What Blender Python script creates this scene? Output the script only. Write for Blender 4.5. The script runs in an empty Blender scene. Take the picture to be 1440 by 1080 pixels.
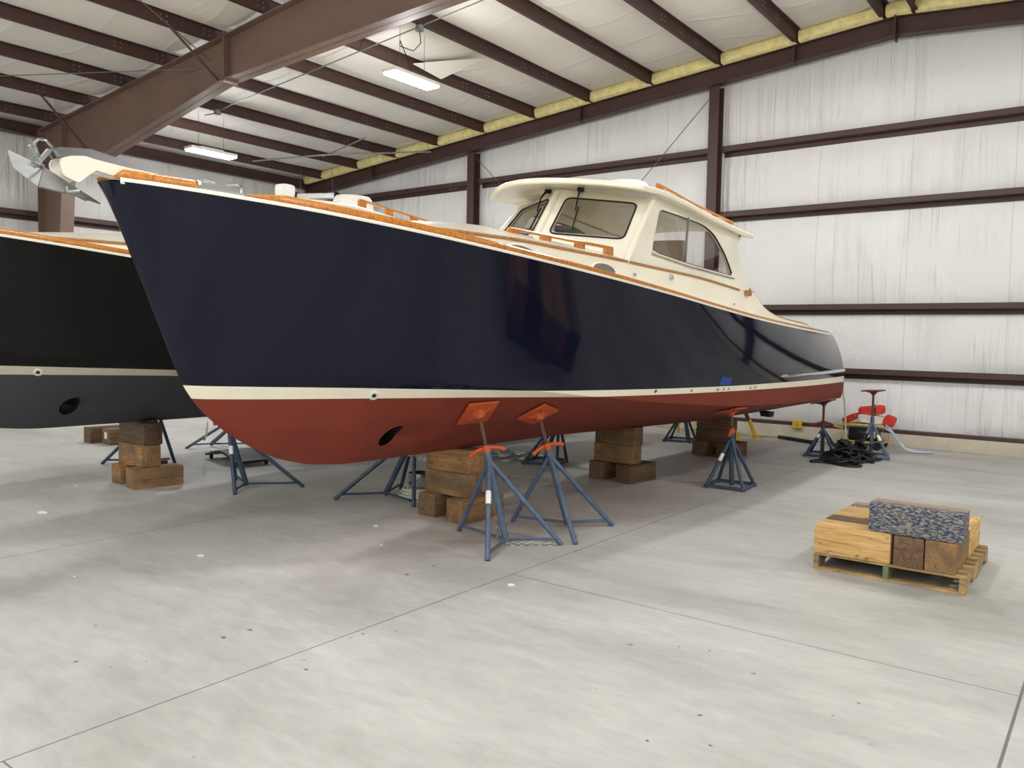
import bpy, bmesh, math, random
from mathutils import Vector, Matrix
R = math.radians
# ---------------------------------------------------------------- curves
def pchip(tab):
    xs = [float(a) for a, b in tab]; ys = [float(b) for a, b in tab]; n = len(xs)
    h = [xs[i+1]-xs[i] for i in range(n-1)]; d = [(ys[i+1]-ys[i])/h[i] for i in range(n-1)]
    m = [0.0]*n
    m[0] = d[0]; m[-1] = d[-1]
    for i in range(1, n-1):
        if d[i-1]*d[i] > 0:
            w1 = 2*h[i]+h[i-1]; w2 = h[i]+2*h[i-1]
            m[i] = (w1+w2)/(w1/d[i-1]+w2/d[i])
    def f(x):
        if x <= xs[0]: return ys[0]+m[0]*(x-xs[0])*0
        if x >= xs[-1]: return ys[-1]
        lo, hi = 0, n-1
        while hi-lo > 1:
            k = (lo+hi)//2
            if xs[k] <= x: lo = k
            else: hi = k
        t = (x-xs[lo])/h[lo]
        return ((1+2*t)*(1-t)**2*ys[lo]+t*(1-t)**2*h[lo]*m[lo]+t*t*(3-2*t)*ys[lo+1]+t*t*(t-1)*h[lo]*m[lo+1])
    return f

# ---------------------------------------------------------------- hull form (b = half breadth, L = station, z = height)
LT = 13.10
f_zs = pchip([(2.40, 2.670), (2.93, 2.622), (3.5, 2.577), (4.2, 2.513), (5.0, 2.436), (6.2, 2.322), (7.2, 2.226), (8.2, 2.130), (9.2, 2.055), (10.2, 2.004), (11.2, 1.966), (12.2, 1.938), (13.1, 1.922)])
f_bs = pchip([(2.452, 0.0), (2.46, .045), (2.48, .085), (2.53, .15), (2.7, .30), (2.95, .47), (3.5, .74), (4.4, 1.04), (5.4, 1.25), (6.5, 1.40), (7.5, 1.475), (8.3, 1.505), (9.0, 1.50), (9.9, 1.46), (10.9, 1.378), (11.8, 1.26), (12.7, 1.11), (13.1, 1.03)])
f_zst = pchip([(2.4, 1.395), (3.6, 1.379), (5, 1.352), (6, 1.331), (7.5, 1.321), (10.2, 1.313), (13.1, 1.305)])
f_zsb = pchip([(2.4, 1.30), (3.6, 1.288), (5, 1.279), (6.5, 1.263), (8.4, 1.256), (10.2, 1.241), (13.1, 1.217)])
f_zc = pchip([(2.9, 1.60), (3.57, 1.529), (4.46, 1.444), (5.74, 1.333), (6.63, 1.247), (7.76, 1.151), (9.18, 1.063), (10.5, 1.022), (11.6, .998), (13.1, .963)])
f_bc = pchip([(2.92, 0), (3.2, .16), (4, .43), (5, .74), (6, .97), (7, 1.135), (7.76, 1.225), (9.18, 1.314), (10.48, 1.33), (11.6, 1.31), (13.1, 1.235)])
f_zk = pchip([(2.40, 2.78), (2.449, 2.674), (2.559, 2.438), (2.722, 2.05), (2.869, 1.708), (3.015, 1.38), (3.186, 1.165), (3.47, .953), (3.841, .782), (4.108, .719), (4.541, .685), (5.5, .684), (7, .684), (9.2, .635), (11.26, .60), (13.1, .60)])
f_k = pchip([(2.5, 0), (3.5, -.015), (5, -.03), (6.5, -.01), (8.3, .03), (10.2, .045), (11.35, .07), (13.1, .09)])
f_p = pchip([(2.9, .95), (4, .88), (6, .88), (9, .97), (13.1, 1.0)])
def L_stem(z):
    lo, hi = 2.40, 4.5
    for _ in range(40):
        m = (lo+hi)/2
        if f_zk(m) > z: lo = m
        else: hi = m
    return lo
THR = (4.68, .938, .105)                                            # bow thruster: station, height, radius
def hull_b(L, z):
    zk, zsv = f_zk(L), f_zs(L)
    zc, bc = f_zc(L), f_bc(L)
    if L < 2.92 or zc < zk: zc, bc = zk, 0.0
    if z <= zc:
        u = max(0.0, min(1.0, (z-zk)/max(zc-zk, 1e-6)))
        b = bc*u**f_p(L)
    else:
        v = (z-zc)/max(zsv-zc, 1e-6)
        b = bc+(f_bs(L)-bc)*v+f_k(L)*4*v*(1-v)
    if z > .75:
        s = L-L_stem(z)
        b += .036*math.sqrt(max(0.0, min(1.0, s/.07)))*max(0.0, min(1.0, (z-.75)/.3))
    dl, dz = L-THR[0], z-THR[1]-.02*(L-THR[0])
    if .02 < dl < .62: b -= .085*math.exp(-(dz/.075)**2)*(1-(dl-.02)/.6)
    return b
ORI = Vector((-4.98, 8.0, 0.0))
ROT = Matrix.Rotation(R(-2.0), 3, 'Z') @ Matrix.Rotation(R(2.5), 3, 'Y')
def W(b, L, z, ori=ORI): return ROT @ Vector((b, L-8.0, z)) + ori
#SPLIT
# ---------------------------------------------------------------- scene, camera
scn = bpy.context.scene
COL = scn.collection
cam_d = bpy.data.cameras.new('camera'); cam = bpy.data.objects.new('camera', cam_d); COL.objects.link(cam)
cam_d.sensor_width = 36.0; cam_d.lens = 36.0*1136.39/1440.0; cam_d.clip_start = .05; cam_d.clip_end = 200
def _cam():
    y, p, r = R(-37.2117), R(3.2974), R(1.03854)
    Lm = Matrix(((math.cos(y), -math.sin(y), 0), (0, 0, -1), (math.sin(y), math.cos(y), 0)))
    Pm = Matrix(((1, 0, 0), (0, math.cos(p), -math.sin(p)), (0, math.sin(p), math.cos(p))))
    Rm = Matrix(((math.cos(r), -math.sin(r), 0), (math.sin(r), math.cos(r), 0), (0, 0, 1)))
    M = Rm @ Pm @ Lm
    rows = [Vector(M[0]), -Vector(M[1]), -Vector(M[2])]
    m = Matrix((rows[0], rows[1], rows[2])).transposed().to_4x4()
    m.translation = Vector((0, 0, 1.75))
    return m
cam.matrix_world = _cam()
scn.camera = cam
scn.view_settings.view_transform = 'Standard'; scn.view_settings.look = 'None'
scn.view_settings.gamma = 1.0; scn.view_settings.exposure = 0.06
try: scn.view_settings.use_curve_mapping = False
except Exception: pass
wd = bpy.data.worlds.new('world'); scn.world = wd; wd.use_nodes = True
wd.node_tree.nodes['Background'].inputs[0].default_value = (.6, .65, .7, 1); wd.node_tree.nodes['Background'].inputs[1].default_value = .05

# ---------------------------------------------------------------- materials
def srgb(r, g, b):
    f = lambda c: (c/255/12.92) if c/255 <= .04045 else ((c/255+.055)/1.055)**2.4
    return (f(r), f(g), f(b), 1)
class NT:
    def __init__(s, name):
        s.m = bpy.data.materials.new(name); s.m.use_nodes = True
        s.t = s.m.node_tree; s.t.nodes.clear()
        s.out = s.n('ShaderNodeOutputMaterial'); s.b = s.n('ShaderNodeBsdfPrincipled')
        s.l(s.b.outputs[0], s.out.inputs[0])
    def n(s, t, **k):
        x = s.t.nodes.new(t)
        for a, b in k.items(): setattr(x, a, b)
        return x
    def l(s, a, b): s.t.links.new(a, b)
    def co(s, scale=(1, 1, 1), kind='Object'):
        c = s.n('ShaderNodeTexCoord'); mp = s.n('ShaderNodeMapping'); mp.inputs['Scale'].default_value = scale
        s.l(c.outputs[kind], mp.inputs[0]); return mp.outputs[0]
    def noise(s, vec, scale, detail=4, rough=.55, dist=0):
        x = s.n('ShaderNodeTexNoise'); x.inputs['Scale'].default_value = scale; x.inputs['Detail'].default_value = detail
        x.inputs['Roughness'].default_value = rough; x.inputs['Distortion'].default_value = dist
        s.l(vec, x.inputs['Vector']); return x.outputs['Fac']
    def ramp(s, fac, stops):
        x = s.n('ShaderNodeValToRGB'); e = x.color_ramp.elements
        while len(e) < len(stops): e.new(.5)
        for i, (p, c) in enumerate(stops):
            e[i].position = p; e[i].color = c if len(c) == 4 else (*c, 1)
        s.l(fac, x.inputs[0]); return x.outputs[0]
    def mix(s, fac, a, b, mode='MIX'):
        x = s.n('ShaderNodeMix', data_type='RGBA', blend_type=mode)
        for v, i in ((fac, x.inputs[0]), (a, x.inputs[6]), (b, x.inputs[7])):
            if hasattr(v, 'links') or hasattr(v, 'is_linked'): s.l(v, i)
            else: i.default_value = v
        return x.outputs[2]
    def math(s, op, a, b=None, clamp=False):
        x = s.n('ShaderNodeMath', operation=op, use_clamp=clamp)
        for v, i in ((a, x.inputs[0]), (b, x.inputs[1])):
            if v is None: continue
            if hasattr(v, 'is_linked'): s.l(v, i)
            else: i.default_value = v
        return x.outputs[0]
    def bump(s, h, strength=.3, dist=.01, prev=None):
        x = s.n('ShaderNodeBump'); x.inputs['Strength'].default_value = strength; x.inputs['Distance'].default_value = dist
        s.l(h, x.inputs['Height'])
        if prev is not None: s.l(prev, x.inputs['Normal'])
        s.l(x.outputs[0], s.b.inputs['Normal']); return x.outputs[0]
    def set(s, **k):
        names = dict(base='Base Color', rough='Roughness', metal='Metallic', spec='Specular IOR Level', coat='Coat Weight', coat_r='Coat Roughness', ior='IOR', trans='Transmission Weight', alpha='Alpha')
        for a, b in k.items():
            i = s.b.inputs[names[a]]
            if hasattr(b, 'is_linked'): s.l(b, i)
            else: i.default_value = b
        return s
def plain(name, rgb, rough=.5, metal=0.0, var=.12, scale=6, bump=0.0, **k):
    t = NT(name); c = srgb(*rgb); v = t.noise(t.co(), scale, 5)
    lo = tuple(x*(1-var) for x in c[:3])+(1,); hi = tuple(min(1, x*(1+var)) for x in c[:3])+(1,)
    t.set(base=t.ramp(v, [(.3, lo), (.7, hi)]), rough=rough, metal=metal, **k)
    if bump: t.bump(t.noise(t.co(), scale*12, 3), bump, .004)
    return t.m
def wood(name, light, dark, grey=None, rough=.75, vary=.45, knots=False):
    t = NT(name); oi = t.n('ShaderNodeObjectInfo')
    c = t.n('ShaderNodeTexCoord'); add = t.n('ShaderNodeVectorMath', operation='ADD'); comb = t.n('ShaderNodeCombineXYZ')
    k = t.math('MULTIPLY', oi.outputs['Random'], 37.0)
    for i in range(3): t.l(k, comb.inputs[i])
    t.l(c.outputs['Object'], add.inputs[0]); t.l(comb.outputs[0], add.inputs[1])
    mp = t.n('ShaderNodeMapping'); mp.inputs['Scale'].default_value = (1.2, 14, 14); t.l(add.outputs[0], mp.inputs[0])
    mb = t.n('ShaderNodeMapping'); mb.inputs['Scale'].default_value = (3, 5, 5); t.l(add.outputs[0], mb.inputs[0])
    g = t.noise(mp.outputs[0], 2.2, 6, .6, .6); big = t.noise(mb.outputs[0], 1.0, 3)
    col = t.ramp(g, [(.28, srgb(*dark)), (.5, tuple((a+b)/2 for a, b in zip(srgb(*light), srgb(*dark)))), (.7, srgb(*light))])
    if grey: col = t.mix(t.ramp(big, [(.4, (0, 0, 0)), (.62, (1, 1, 1))]), col, srgb(*grey))
    ml = t.n('ShaderNodeMapping'); ml.inputs['Scale'].default_value = (.5, 9, 9); t.l(add.outputs[0], ml.inputs[0])
    crack = t.noise(ml.outputs[0], 3.1, 2, .5, .3)
    cr = t.ramp(crack, [(.485, (1, 1, 1)), (.497, (.25, .2, .15)), (.503, (.25, .2, .15)), (.515, (1, 1, 1))])
    col = t.mix(.75, col, cr, 'MULTIPLY')
    if knots:
        mk = t.n('ShaderNodeMapping'); mk.inputs['Scale'].default_value = (3.2, 4.6, 4.6); t.l(add.outputs[0], mk.inputs[0])
        vo = t.n('ShaderNodeTexVoronoi'); vo.inputs['Scale'].default_value = 1.0; t.l(mk.outputs[0], vo.inputs['Vector'])
        col = t.mix(.9, col, t.ramp(vo.outputs['Distance'], [(.05, (.2, .17, .14)), (.10, (.45, .38, .3)), (.15, (.95, .92, .88)), (.2, (1, 1, 1))]), 'MULTIPLY')
    vr = t.math('MULTIPLY_ADD', oi.outputs['Random'], vary); vr.node.inputs[2].default_value = 1-vary*.6
    hs = t.n('ShaderNodeHueSaturation'); t.l(vr, hs.inputs['Value']); t.l(col, hs.inputs['Color'])
    t.set(base=hs.outputs[0], rough=rough); t.bump(g, .35, .006)
    return t.m
def gloss_paint(name, rgb, rough=.06):
    t = NT(name); n = t.noise(t.co((1, .6, 1)), 1.3, 2)
    c = srgb(*rgb); t.set(base=t.ramp(n, [(.3, tuple(x*.9 for x in c[:3])+(1,)), (.7, c)]), rough=rough, ior=1.38)
    t.bump(t.noise(t.co((1.0, .5, 1.2)), 2.2, 2, .4), .035, .05)
    return t.m
def glass_mat(name, tint, rough=.01, fac=None):
    t = NT(name); t.t.nodes.remove(t.b)
    tr = t.n('ShaderNodeBsdfTransparent'); gl = t.n('ShaderNodeBsdfGlossy'); gl.inputs['Roughness'].default_value = rough
    tr.inputs[0].default_value = (*tint, 1); mx = t.n('ShaderNodeMixShader'); fr = t.n('ShaderNodeLayerWeight'); fr.inputs[0].default_value = .5
    ad = t.math('ADD', t.math('MULTIPLY', t.math('POWER', fr.outputs['Facing'], 5.0), .8), fac or .02, True)
    t.l(ad, mx.inputs[0]); t.l(tr.outputs[0], mx.inputs[1]); t.l(gl.outputs[0], mx.inputs[2]); t.l(mx.outputs[0], t.out.inputs[0])
    return t.m
def emit(name, rgb, strength):
    t = NT(name); t.b.inputs['Emission Color'].default_value = (*rgb, 1); t.b.inputs['Emission Strength'].default_value = strength
    t.set(base=(.9, .9, .9, 1)); return t.m

M = {}
M['navy'] = gloss_paint('navy_gloss', (10, 15, 37)); M['black_gloss'] = gloss_paint('black_gloss', (7, 7, 8))
M['cream'] = plain('cream_gelcoat', (250, 245, 226), .22, 0, .03, 2, coat=.3)
M['stripe'] = plain('cream_boot_stripe', (246, 240, 216), .3, 0, .04, 3)
M['stripe_b'] = plain('ivory_boot_stripe', (214, 206, 184), .3, 0, .04, 3)
M['red'] = plain('red_bottom_paint', (126, 47, 28), .72, 0, .1, 2.5, .12)
M['grey_bottom'] = plain('charcoal_bottom_paint', (66, 68, 73), .7, 0, .08, 2.5, .1)
M['deck'] = plain('deck_cream', (246, 240, 220), .5, 0, .04, 3)
M['teak'] = wood('varnished_teak', (214, 144, 66), (178, 108, 42), None, .16, .06)
M['teak_dark'] = wood('dull_teak', (190, 136, 78), (146, 94, 46), None, .5, .06)
M['chrome'] = plain('polished_steel', (205, 207, 210), .14, 1.0, .05, 8)
M['galv'] = plain('galvanised_steel', (172, 174, 174), .42, .75, .12, 14)
M['white_plastic'] = plain('white_plastic', (240, 240, 234), .35, 0, .03, 4)
M['black'] = plain('black_rubber', (22, 22, 23), .55, 0, .1, 20)
M['dark'] = plain('dark_interior', (26, 22, 20), .8, 0, .1, 5)
M['glass'] = glass_mat('cabin_glass', (.90, .895, .88), .01, .03)
M['interior'] = plain('cabin_lining', (190, 182, 166), .6, 0, .06, 3)
M['seat'] = plain('seat_vinyl', (196, 180, 160), .6, 0, .06, 5)
M['steel'] = plain('brown_steel_paint', (74, 50, 46), .5, 0, .12, 3)
M['steel2'] = plain('brown_steel_frame', (116, 91, 80), .5, 0, .12, 1.2)
M['bolt'] = plain('zinc_bolt', (200, 198, 190), .4, .6, .1, 30)
M['yellow_wool'] = plain('yellow_fibreglass', (236, 222, 158), .95, 0, .16, 9, .6)
M['curb'] = plain('concrete_curb', (196, 188, 168), .85, 0, .1, 4, .3)
M['conduit'] = plain('conduit_steel', (150, 152, 150), .4, .6, .08, 20)
M['wire'] = plain('hanging_wire', (120, 120, 118), .4, .6, .08, 20)
M['blue'] = plain('blue_stand_paint', (82, 99, 122), .45, .1, .2, 16, .15)
M['blue2'] = plain('worn_blue_stand_paint', (60, 76, 96), .5, .15, .3, 14, .15)
M['rust'] = plain('rusty_screw', (104, 78, 62), .6, .5, .3, 40, .6)
M['orange'] = plain('orange_pad_paint', (188, 80, 34), .45, 0, .12, 14, .1)
M['redpad'] = plain('dark_red_pad_paint', (120, 36, 30), .5, 0, .15, 14)
M['label'] = plain('white_sticker', (236, 236, 232), .5, 0, .03, 10)
M['timber'] = wood('oak_blocking', (186, 146, 98), (132, 94, 54), (118, 98, 74))
M['timber_light'] = wood('fresh_timber', (226, 188, 128), (188, 142, 80), None, .75, .3, True)
M['timber_brown'] = wood('brown_timber', (132, 104, 76), (86, 64, 46))
M['timber_orange'] = wood('orange_timber', (192, 148, 98), (142, 102, 58), (128, 102, 70))
M['pallet'] = wood('pallet_pine', (204, 174, 118), (156, 124, 74), (140, 118, 84))
M['pallet_green'] = plain('green_tinted_pine', (104, 120, 84), .8, 0, .2, 8)
t = NT('navy_scuffed_timber')
mpn = t.n('ShaderNodeMapping'); mpn.inputs['Rotation'].default_value = (0, .6, 0); mpn.inputs['Scale'].default_value = (14, 26, 40); t.l(t.n('ShaderNodeTexCoord').outputs['Object'], mpn.inputs[0])
a = t.noise(mpn.outputs[0], 2.2, 9, .72, .3)
tco = t.n('ShaderNodeTexCoord'); tsp = t.n('ShaderNodeSeparateXYZ'); t.l(tco.outputs['Object'], tsp.inputs[0])
topm = t.math('MULTIPLY', t.math('GREATER_THAN', tsp.outputs[2], .205), t.math('GREATER_THAN', t.math('ADD', tsp.outputs[1], t.math('MULTIPLY', t.noise(t.co(), 9, 3), .06)), .02))
t.set(base=t.mix(t.math('MULTIPLY', topm, .85), t.ramp(a, [(.41, srgb(46, 58, 82)), (.49, srgb(70, 80, 98)), (.53, srgb(138, 132, 122)), (.66, srgb(176, 166, 148))]), srgb(168, 138, 108)), rough=.8); t.bump(a, .4, .005)
M['timber_navy'] = t.m
M['chain'] = plain('chain_steel', (176, 172, 164), .35, .85, .12, 40)
M['cable_white'] = plain('white_cable', (225, 222, 210), .5, 0, .05, 10)
M['cable_yellow'] = plain('yellow_cable', (176, 158, 66), .6, 0, .1, 10)
M['yellow'] = plain('yellow_paint', (222, 186, 40), .45, 0, .1, 10)
M['red_bag'] = plain('red_nylon', (206, 54, 36), .6, 0, .15, 12, .3)
M['white_bag'] = plain('white_nylon', (226, 220, 212), .6, 0, .08, 8, .3)
M['hose'] = plain('pale_lilac_hose', (186, 190, 214), .2, 0, .06, 12)
M['tape'] = plain('blue_patch', (22, 62, 150), .5, 0, .05, 10)
M['film'] = glass_mat('clear_plastic_film', (.86, .87, .88), .15, .05)
M['lamp'] = emit('lamp_diffuser', (.97, .98, 1), 40.0)
# vinyl faced insulation: vertical wrinkles on walls, cross folds on the roof
def vinyl(name, rgb, s1, s2, strength, seam=None, rough=.4, crease=False):
    t = NT(name); c = srgb(*rgb)
    w = t.noise(t.co(s1), 1.0, 4, .55, .9); w2 = t.noise(t.co(s2), 1.0, 3, .5, .8)
    m = t.math('MULTIPLY', t.ramp(w, [(.38, (0, 0, 0)), (.62, (1, 1, 1))]), t.ramp(w2, [(.42, (.05,)*3), (.6, (1, 1, 1))]))
    if crease:
        g2 = t.n('ShaderNodeNewGeometry'); sq_ = t.n('ShaderNodeSeparateXYZ'); t.l(g2.outputs['Position'], sq_.inputs[0])
        wv = t.math('ADD', t.math('DIVIDE', sq_.outputs[1], 1.15), t.math('MULTIPLY', t.noise(t.co((.45, .10, .1)), 1.0, 0), 1.3))
        fr2 = t.math('FRACT', wv); cz = t.ramp(fr2, [(0, (.0,)*3), (.05, (1, 1, 1)), (.13, (.0,)*3), (1, (0, 0, 0))])
        m = t.math('ADD', t.math('MULTIPLY', m, .5), t.math('MULTIPLY', cz, t.noise(t.co((.8, .8, .5)), 1.0, 2)))
    st = t.noise(t.co((.5, .5, .5)), 1.0, 3)
    t.set(base=t.ramp(st, [(.3, tuple(x*.94 for x in c[:3])+(1,)), (.7, c)]), rough=rough, spec=.4)
    t.bump(m, strength, .03)
    if seam is not None:
        g = t.n('ShaderNodeNewGeometry'); sp = t.n('ShaderNodeSeparateXYZ'); t.l(g.outputs['Position'], sp.inputs[0])
        wob = t.math('MULTIPLY', t.noise(t.co((.2, .2, .8)), 1.0, 2), .06)
        fr = t.math('FRACT', t.math('DIVIDE', t.math('ADD', sp.outputs[seam], wob), 1.52))
        ln = t.math('LESS_THAN', fr, .006)
        old = t.b.inputs['Base Color'].links[0].from_socket
        t.set(base=t.mix(t.math('MULTIPLY', ln, .35), old, srgb(120, 118, 114)))
    return t.m
M['vinyl_x'] = vinyl('white_wall_vinyl_gable', (238, 237, 235), (6.0, 1, .26), (.9, .9, .7), .8, 0)
M['vinyl_y'] = vinyl('white_wall_vinyl_side', (232, 230, 225), (1, 6.0, .26), (.9, .9, .7), .75, 1)
M['vinyl_roof'] = vinyl('white_roof_vinyl', (232, 228, 220), (.45, 1.6, .5), (.4, .5, .5), .6, None, .6, True)
# concrete floor with saw joints
t = NT('concrete_floor')
g = t.n('ShaderNodeNewGeometry'); sp = t.n('ShaderNodeSeparateXYZ'); t.l(g.outputs['Position'], sp.inputs[0])
X, Y = sp.outputs[0], sp.outputs[1]
base = t.ramp(t.noise(t.co((.35, .9, 1)), 1.0, 7, .62, .4), [(.3, srgb(172, 171, 164)), (.5, srgb(195, 194, 188)), (.72, srgb(215, 214, 208))])
fine = t.noise(t.co((2, 6, 1)), 2.0, 8, .7, .5)
base = t.mix(.34, base, t.ramp(fine, [(.3, (.45,)*3), (.7, (1, 1, 1))]), 'MULTIPLY')
spk = t.noise(t.co(), 13.0, 2, .4); spm = t.noise(t.co(), .7, 2)
sm = t.math('MULTIPLY', t.ramp(spk, [(.735, (0, 0, 0)), (.75, (1, 1, 1))]), t.ramp(spm, [(.5, (0, 0, 0)), (.56, (1, 1, 1))]))
base = t.mix(sm, base, srgb(110, 102, 92))
# red bottom paint dust under and beside the keel
dx = t.math('ADD', X, 4.8); dy = t.math('ADD', Y, -6.6)
d2 = t.math('SQRT', t.math('ADD', t.math('MULTIPLY', dx, dx), t.math('MULTIPLY', t.math('MULTIPLY', dy, dy), .12)))
dn = t.math('ADD', d2, t.math('MULTIPLY', t.noise(t.co((1, 1, 1)), 1.6, 5), 1.6))
base = t.mix(t.math('MULTIPLY', t.ramp(dn, [(.0, (1, 1, 1)), (.95, (1, 1, 1)), (.999, (0, 0, 0))]), .38), base, srgb(150, 110, 98)) if False else base
dust = t.n('ShaderNodeMapRange'); t.l(dn, dust.inputs[0]); dust.inputs[1].default_value = 2.2; dust.inputs[2].default_value = .8; dust.inputs[3].default_value = 0; dust.inputs[4].default_value = .36
base = t.mix(dust.outputs[0], base, srgb(150, 122, 110))
def joint(coord, pos, w=.0045):
    return t.math('LESS_THAN', t.math('ABSOLUTE', t.math('SUBTRACT', coord, pos)), w)
jm = None
for p in (-6.75, -3.54, -9.95, -13.15, 2.86, 6.06, 9.26):
    j = joint(X, p); jm = j if jm is None else t.math('MAXIMUM', jm, j)
j = joint(X, -.34, .007); jm = t.math('MAXIMUM', jm, j)
right = t.math('GREATER_THAN', X, -3.54)
for p in (4.706, 8.2, 1.3):
    j = t.math('MULTIPLY', joint(Y, p, .004), right); jm = t.math('MAXIMUM', jm, j)
base = t.mix(t.math('MULTIPLY', jm, .75), base, srgb(72, 68, 62))
t.set(base=base, rough=t.ramp(fine, [(.3, (.42,)*3), (.7, (.6,)*3)]), spec=.35)
t.bump(fine, .06, .004)
M['floor'] = t.m

# ---------------------------------------------------------------- mesh builder
class MB:
    def __init__(s): s.v = []; s.f = []
    def add(s, vs, fs):
        o = len(s.v); s.v += [Vector(v) for v in vs]; s.f += [tuple(i+o for i in f) for f in fs]; return s
    def box(s, c, d, rot=None):
        c = Vector(c); h = Vector(d)/2
        vs = [Vector((sx*h.x, sy*h.y, sz*h.z)) for sx in (-1, 1) for sy in (-1, 1) for sz in (-1, 1)]
        if rot is not None: vs = [rot @ v for v in vs]
        return s.add([v+c for v in vs], [(0, 1, 3, 2), (4, 6, 7, 5), (0, 4, 5, 1), (2, 3, 7, 6), (0, 2, 6, 4), (1, 5, 7, 3)])
    def cbox(s, c, d, r=.01, rot=None):
        """box with chamfered edges"""
        c = Vector(c); h = Vector(d)/2; r = min(r, h.x*.9, h.y*.9, h.z*.9)
        bm = bmesh.new(); bmesh.ops.create_cube(bm, size=1)
        for v in bm.verts: v.co = Vector((v.co.x*2*h.x, v.co.y*2*h.y, v.co.z*2*h.z))
        bmesh.ops.bevel(bm, geom=list(bm.edges), offset=r, segments=2, affect='EDGES', profile=.6)
        bm.verts.index_update()
        vs = [v.co.copy() for v in bm.verts]; fs = [tuple(v.index for v in f.verts) for f in bm.faces]; bm.free()
        if rot is not None: vs = [rot @ v for v in vs]
        return s.add([v+c for v in vs], fs)
    def tube(s, pts, r, n=8, closed=False, caps=True):
        pts = [Vector(p) for p in pts]; k = len(pts); rr = r if hasattr(r, '__len__') else [r]*k
        vs = []; up = None
        for i, p in enumerate(pts):
            a = pts[(i-1) % k] if (i > 0 or closed) else p; b = pts[(i+1) % k] if (i < k-1 or closed) else p
            t = (b-a); t = t.normalized() if t.length > 1e-9 else Vector((0, 0, 1))
            if up is None:
                up = Vector((0, 0, 1)) if abs(t.z) < .9 else Vector((1, 0, 0))
            u = t.cross(up); u = u.normalized() if u.length > 1e-6 else t.orthogonal().normalized()
            up = u.cross(t).normalized()
            for j in range(n):
                q = 2*math.pi*j/n; vs.append(p+(u*math.cos(q)+up*math.sin(q))*rr[i])
        fs = []
        for i in range(k if closed else k-1):
            for j in range(n):
                a = i*n+j; b = i*n+(j+1) % n; i2 = (i+1) % k
                fs.append((a, b, i2*n+(j+1) % n, i2*n+j))
        if caps and not closed: fs += [tuple(range(n-1, -1, -1)), tuple((k-1)*n+j for j in range(n))]
        return s.add(vs, fs)
    def sweep(s, path, prof, closed=True):
        """path: list of (origin, side vec, up vec); prof: list of (u, w)"""
        n = len(prof); vs = []
        for o, a, b in path:
            vs += [Vector(o)+Vector(a)*u+Vector(b)*w for u, w in prof]
        fs = []; k = len(path)
        for i in range(k-1):
            for j in range(n if closed else n-1):
                j2 = (j+1) % n; fs.append((i*n+j, i*n+j2, (i+1)*n+j2, (i+1)*n+j))
        if closed: fs += [tuple(range(n-1, -1, -1)), tuple((k-1)*n+j for j in range(n))]
        return s.add(vs, fs)
    def prism(s, poly, off):
        n = len(poly); off = Vector(off); a = [Vector(p) for p in poly]
        return s.add(a+[p+off for p in a], [tuple(range(n-1, -1, -1)), tuple(range(n, 2*n))]+[(i, (i+1) % n, n+(i+1) % n, n+i) for i in range(n)])
    def ring(s, outer, inner, off):
        """plate with a hole: outer and inner polygons of the same length, given thickness"""
        n = len(outer); off = Vector(off); o = [Vector(p) for p in outer]; i_ = [Vector(p) for p in inner]
        vs = o+i_+[p+off for p in o]+[p+off for p in i_]; fs = []
        for k in range(n):
            l = (k+1) % n
            fs += [(k, l, n+l, n+k), (2*n+l, 2*n+k, 3*n+k, 3*n+l), (l, k, 2*n+k, 2*n+l), (n+k, n+l, 3*n+l, 3*n+k)]
        return s.add(vs, fs)
    def grid(s, rows, flip=False):
        n = len(rows[0]); vs = [p for r in rows for p in r]; fs = []
        for i in range(len(rows)-1):
            for j in range(n-1):
                f = (i*n+j, i*n+j+1, (i+1)*n+j+1, (i+1)*n+j); fs.append(f[::-1] if flip else f)
        return s.add(vs, fs)
    def lathe(s, c, prof, n=24, rot=None):
        vs = []
        for r, z in prof:
            for j in range(n):
                q = 2*math.pi*j/n; v = Vector((r*math.cos(q), r*math.sin(q), z)); vs.append((rot @ v if rot is not None else v)+Vector(c))
        fs = [(i*n+j, i*n+(j+1) % n, (i+1)*n+(j+1) % n, (i+1)*n+j) for i in range(len(prof)-1) for j in range(n)]
        fs += [tuple(range(n-1, -1, -1)), tuple((len(prof)-1)*n+j for j in range(n))]
        return s.add(vs, fs)
    def build(s, name, mat, parent=None, smooth=.6, merge=0.0):
        me = bpy.data.meshes.new(name); me.from_pydata([tuple(v) for v in s.v], [], s.f)
        bm = bmesh.new(); bm.from_mesh(me)
        if merge: bmesh.ops.remove_doubles(bm, verts=bm.verts, dist=merge)
        bmesh.ops.recalc_face_normals(bm, faces=bm.faces); bm.to_mesh(me); bm.free()
        if smooth:
            for p in me.polygons: p.use_smooth = True
            me.set_sharp_from_angle(angle=smooth)
        me.materials.append(mat)
        o = bpy.data.objects.new(name, me); COL.objects.link(o)
        if parent is not None: o.parent = parent
        return o
def tag(o, label=None, cat=None, group=None, kind=None):
    if label: o['label'] = label
    if cat: o['category'] = cat
    if group: o['group'] = group
    if kind: o['kind'] = kind
    return o
def thing(name, label, cat, loc=(0, 0, 0), rot=None, group=None, kind=None):
    o = bpy.data.objects.new(name, None); COL.objects.link(o); o.empty_display_size = .2
    o.matrix_world = (rot.to_4x4() if rot is not None else Matrix.Identity(4)); o.location = loc
    return tag(o, label, cat, group, kind)
def dup(root, loc, rotz=None, label=None, group=None):
    r = root.copy(); COL.objects.link(r); r.location = loc
    if rotz is not None: r.rotation_euler = (0, 0, rotz)
    if label: r['label'] = label
    if group: r['group'] = group
    for ch in list(root.children):
        c = ch.copy(); COL.objects.link(c); c.parent = r
        for g in list(ch.children):
            d = g.copy(); COL.objects.link(d); d.parent = c
    return r
def rotz(a): return Matrix.Rotation(a, 3, 'Z')
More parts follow.
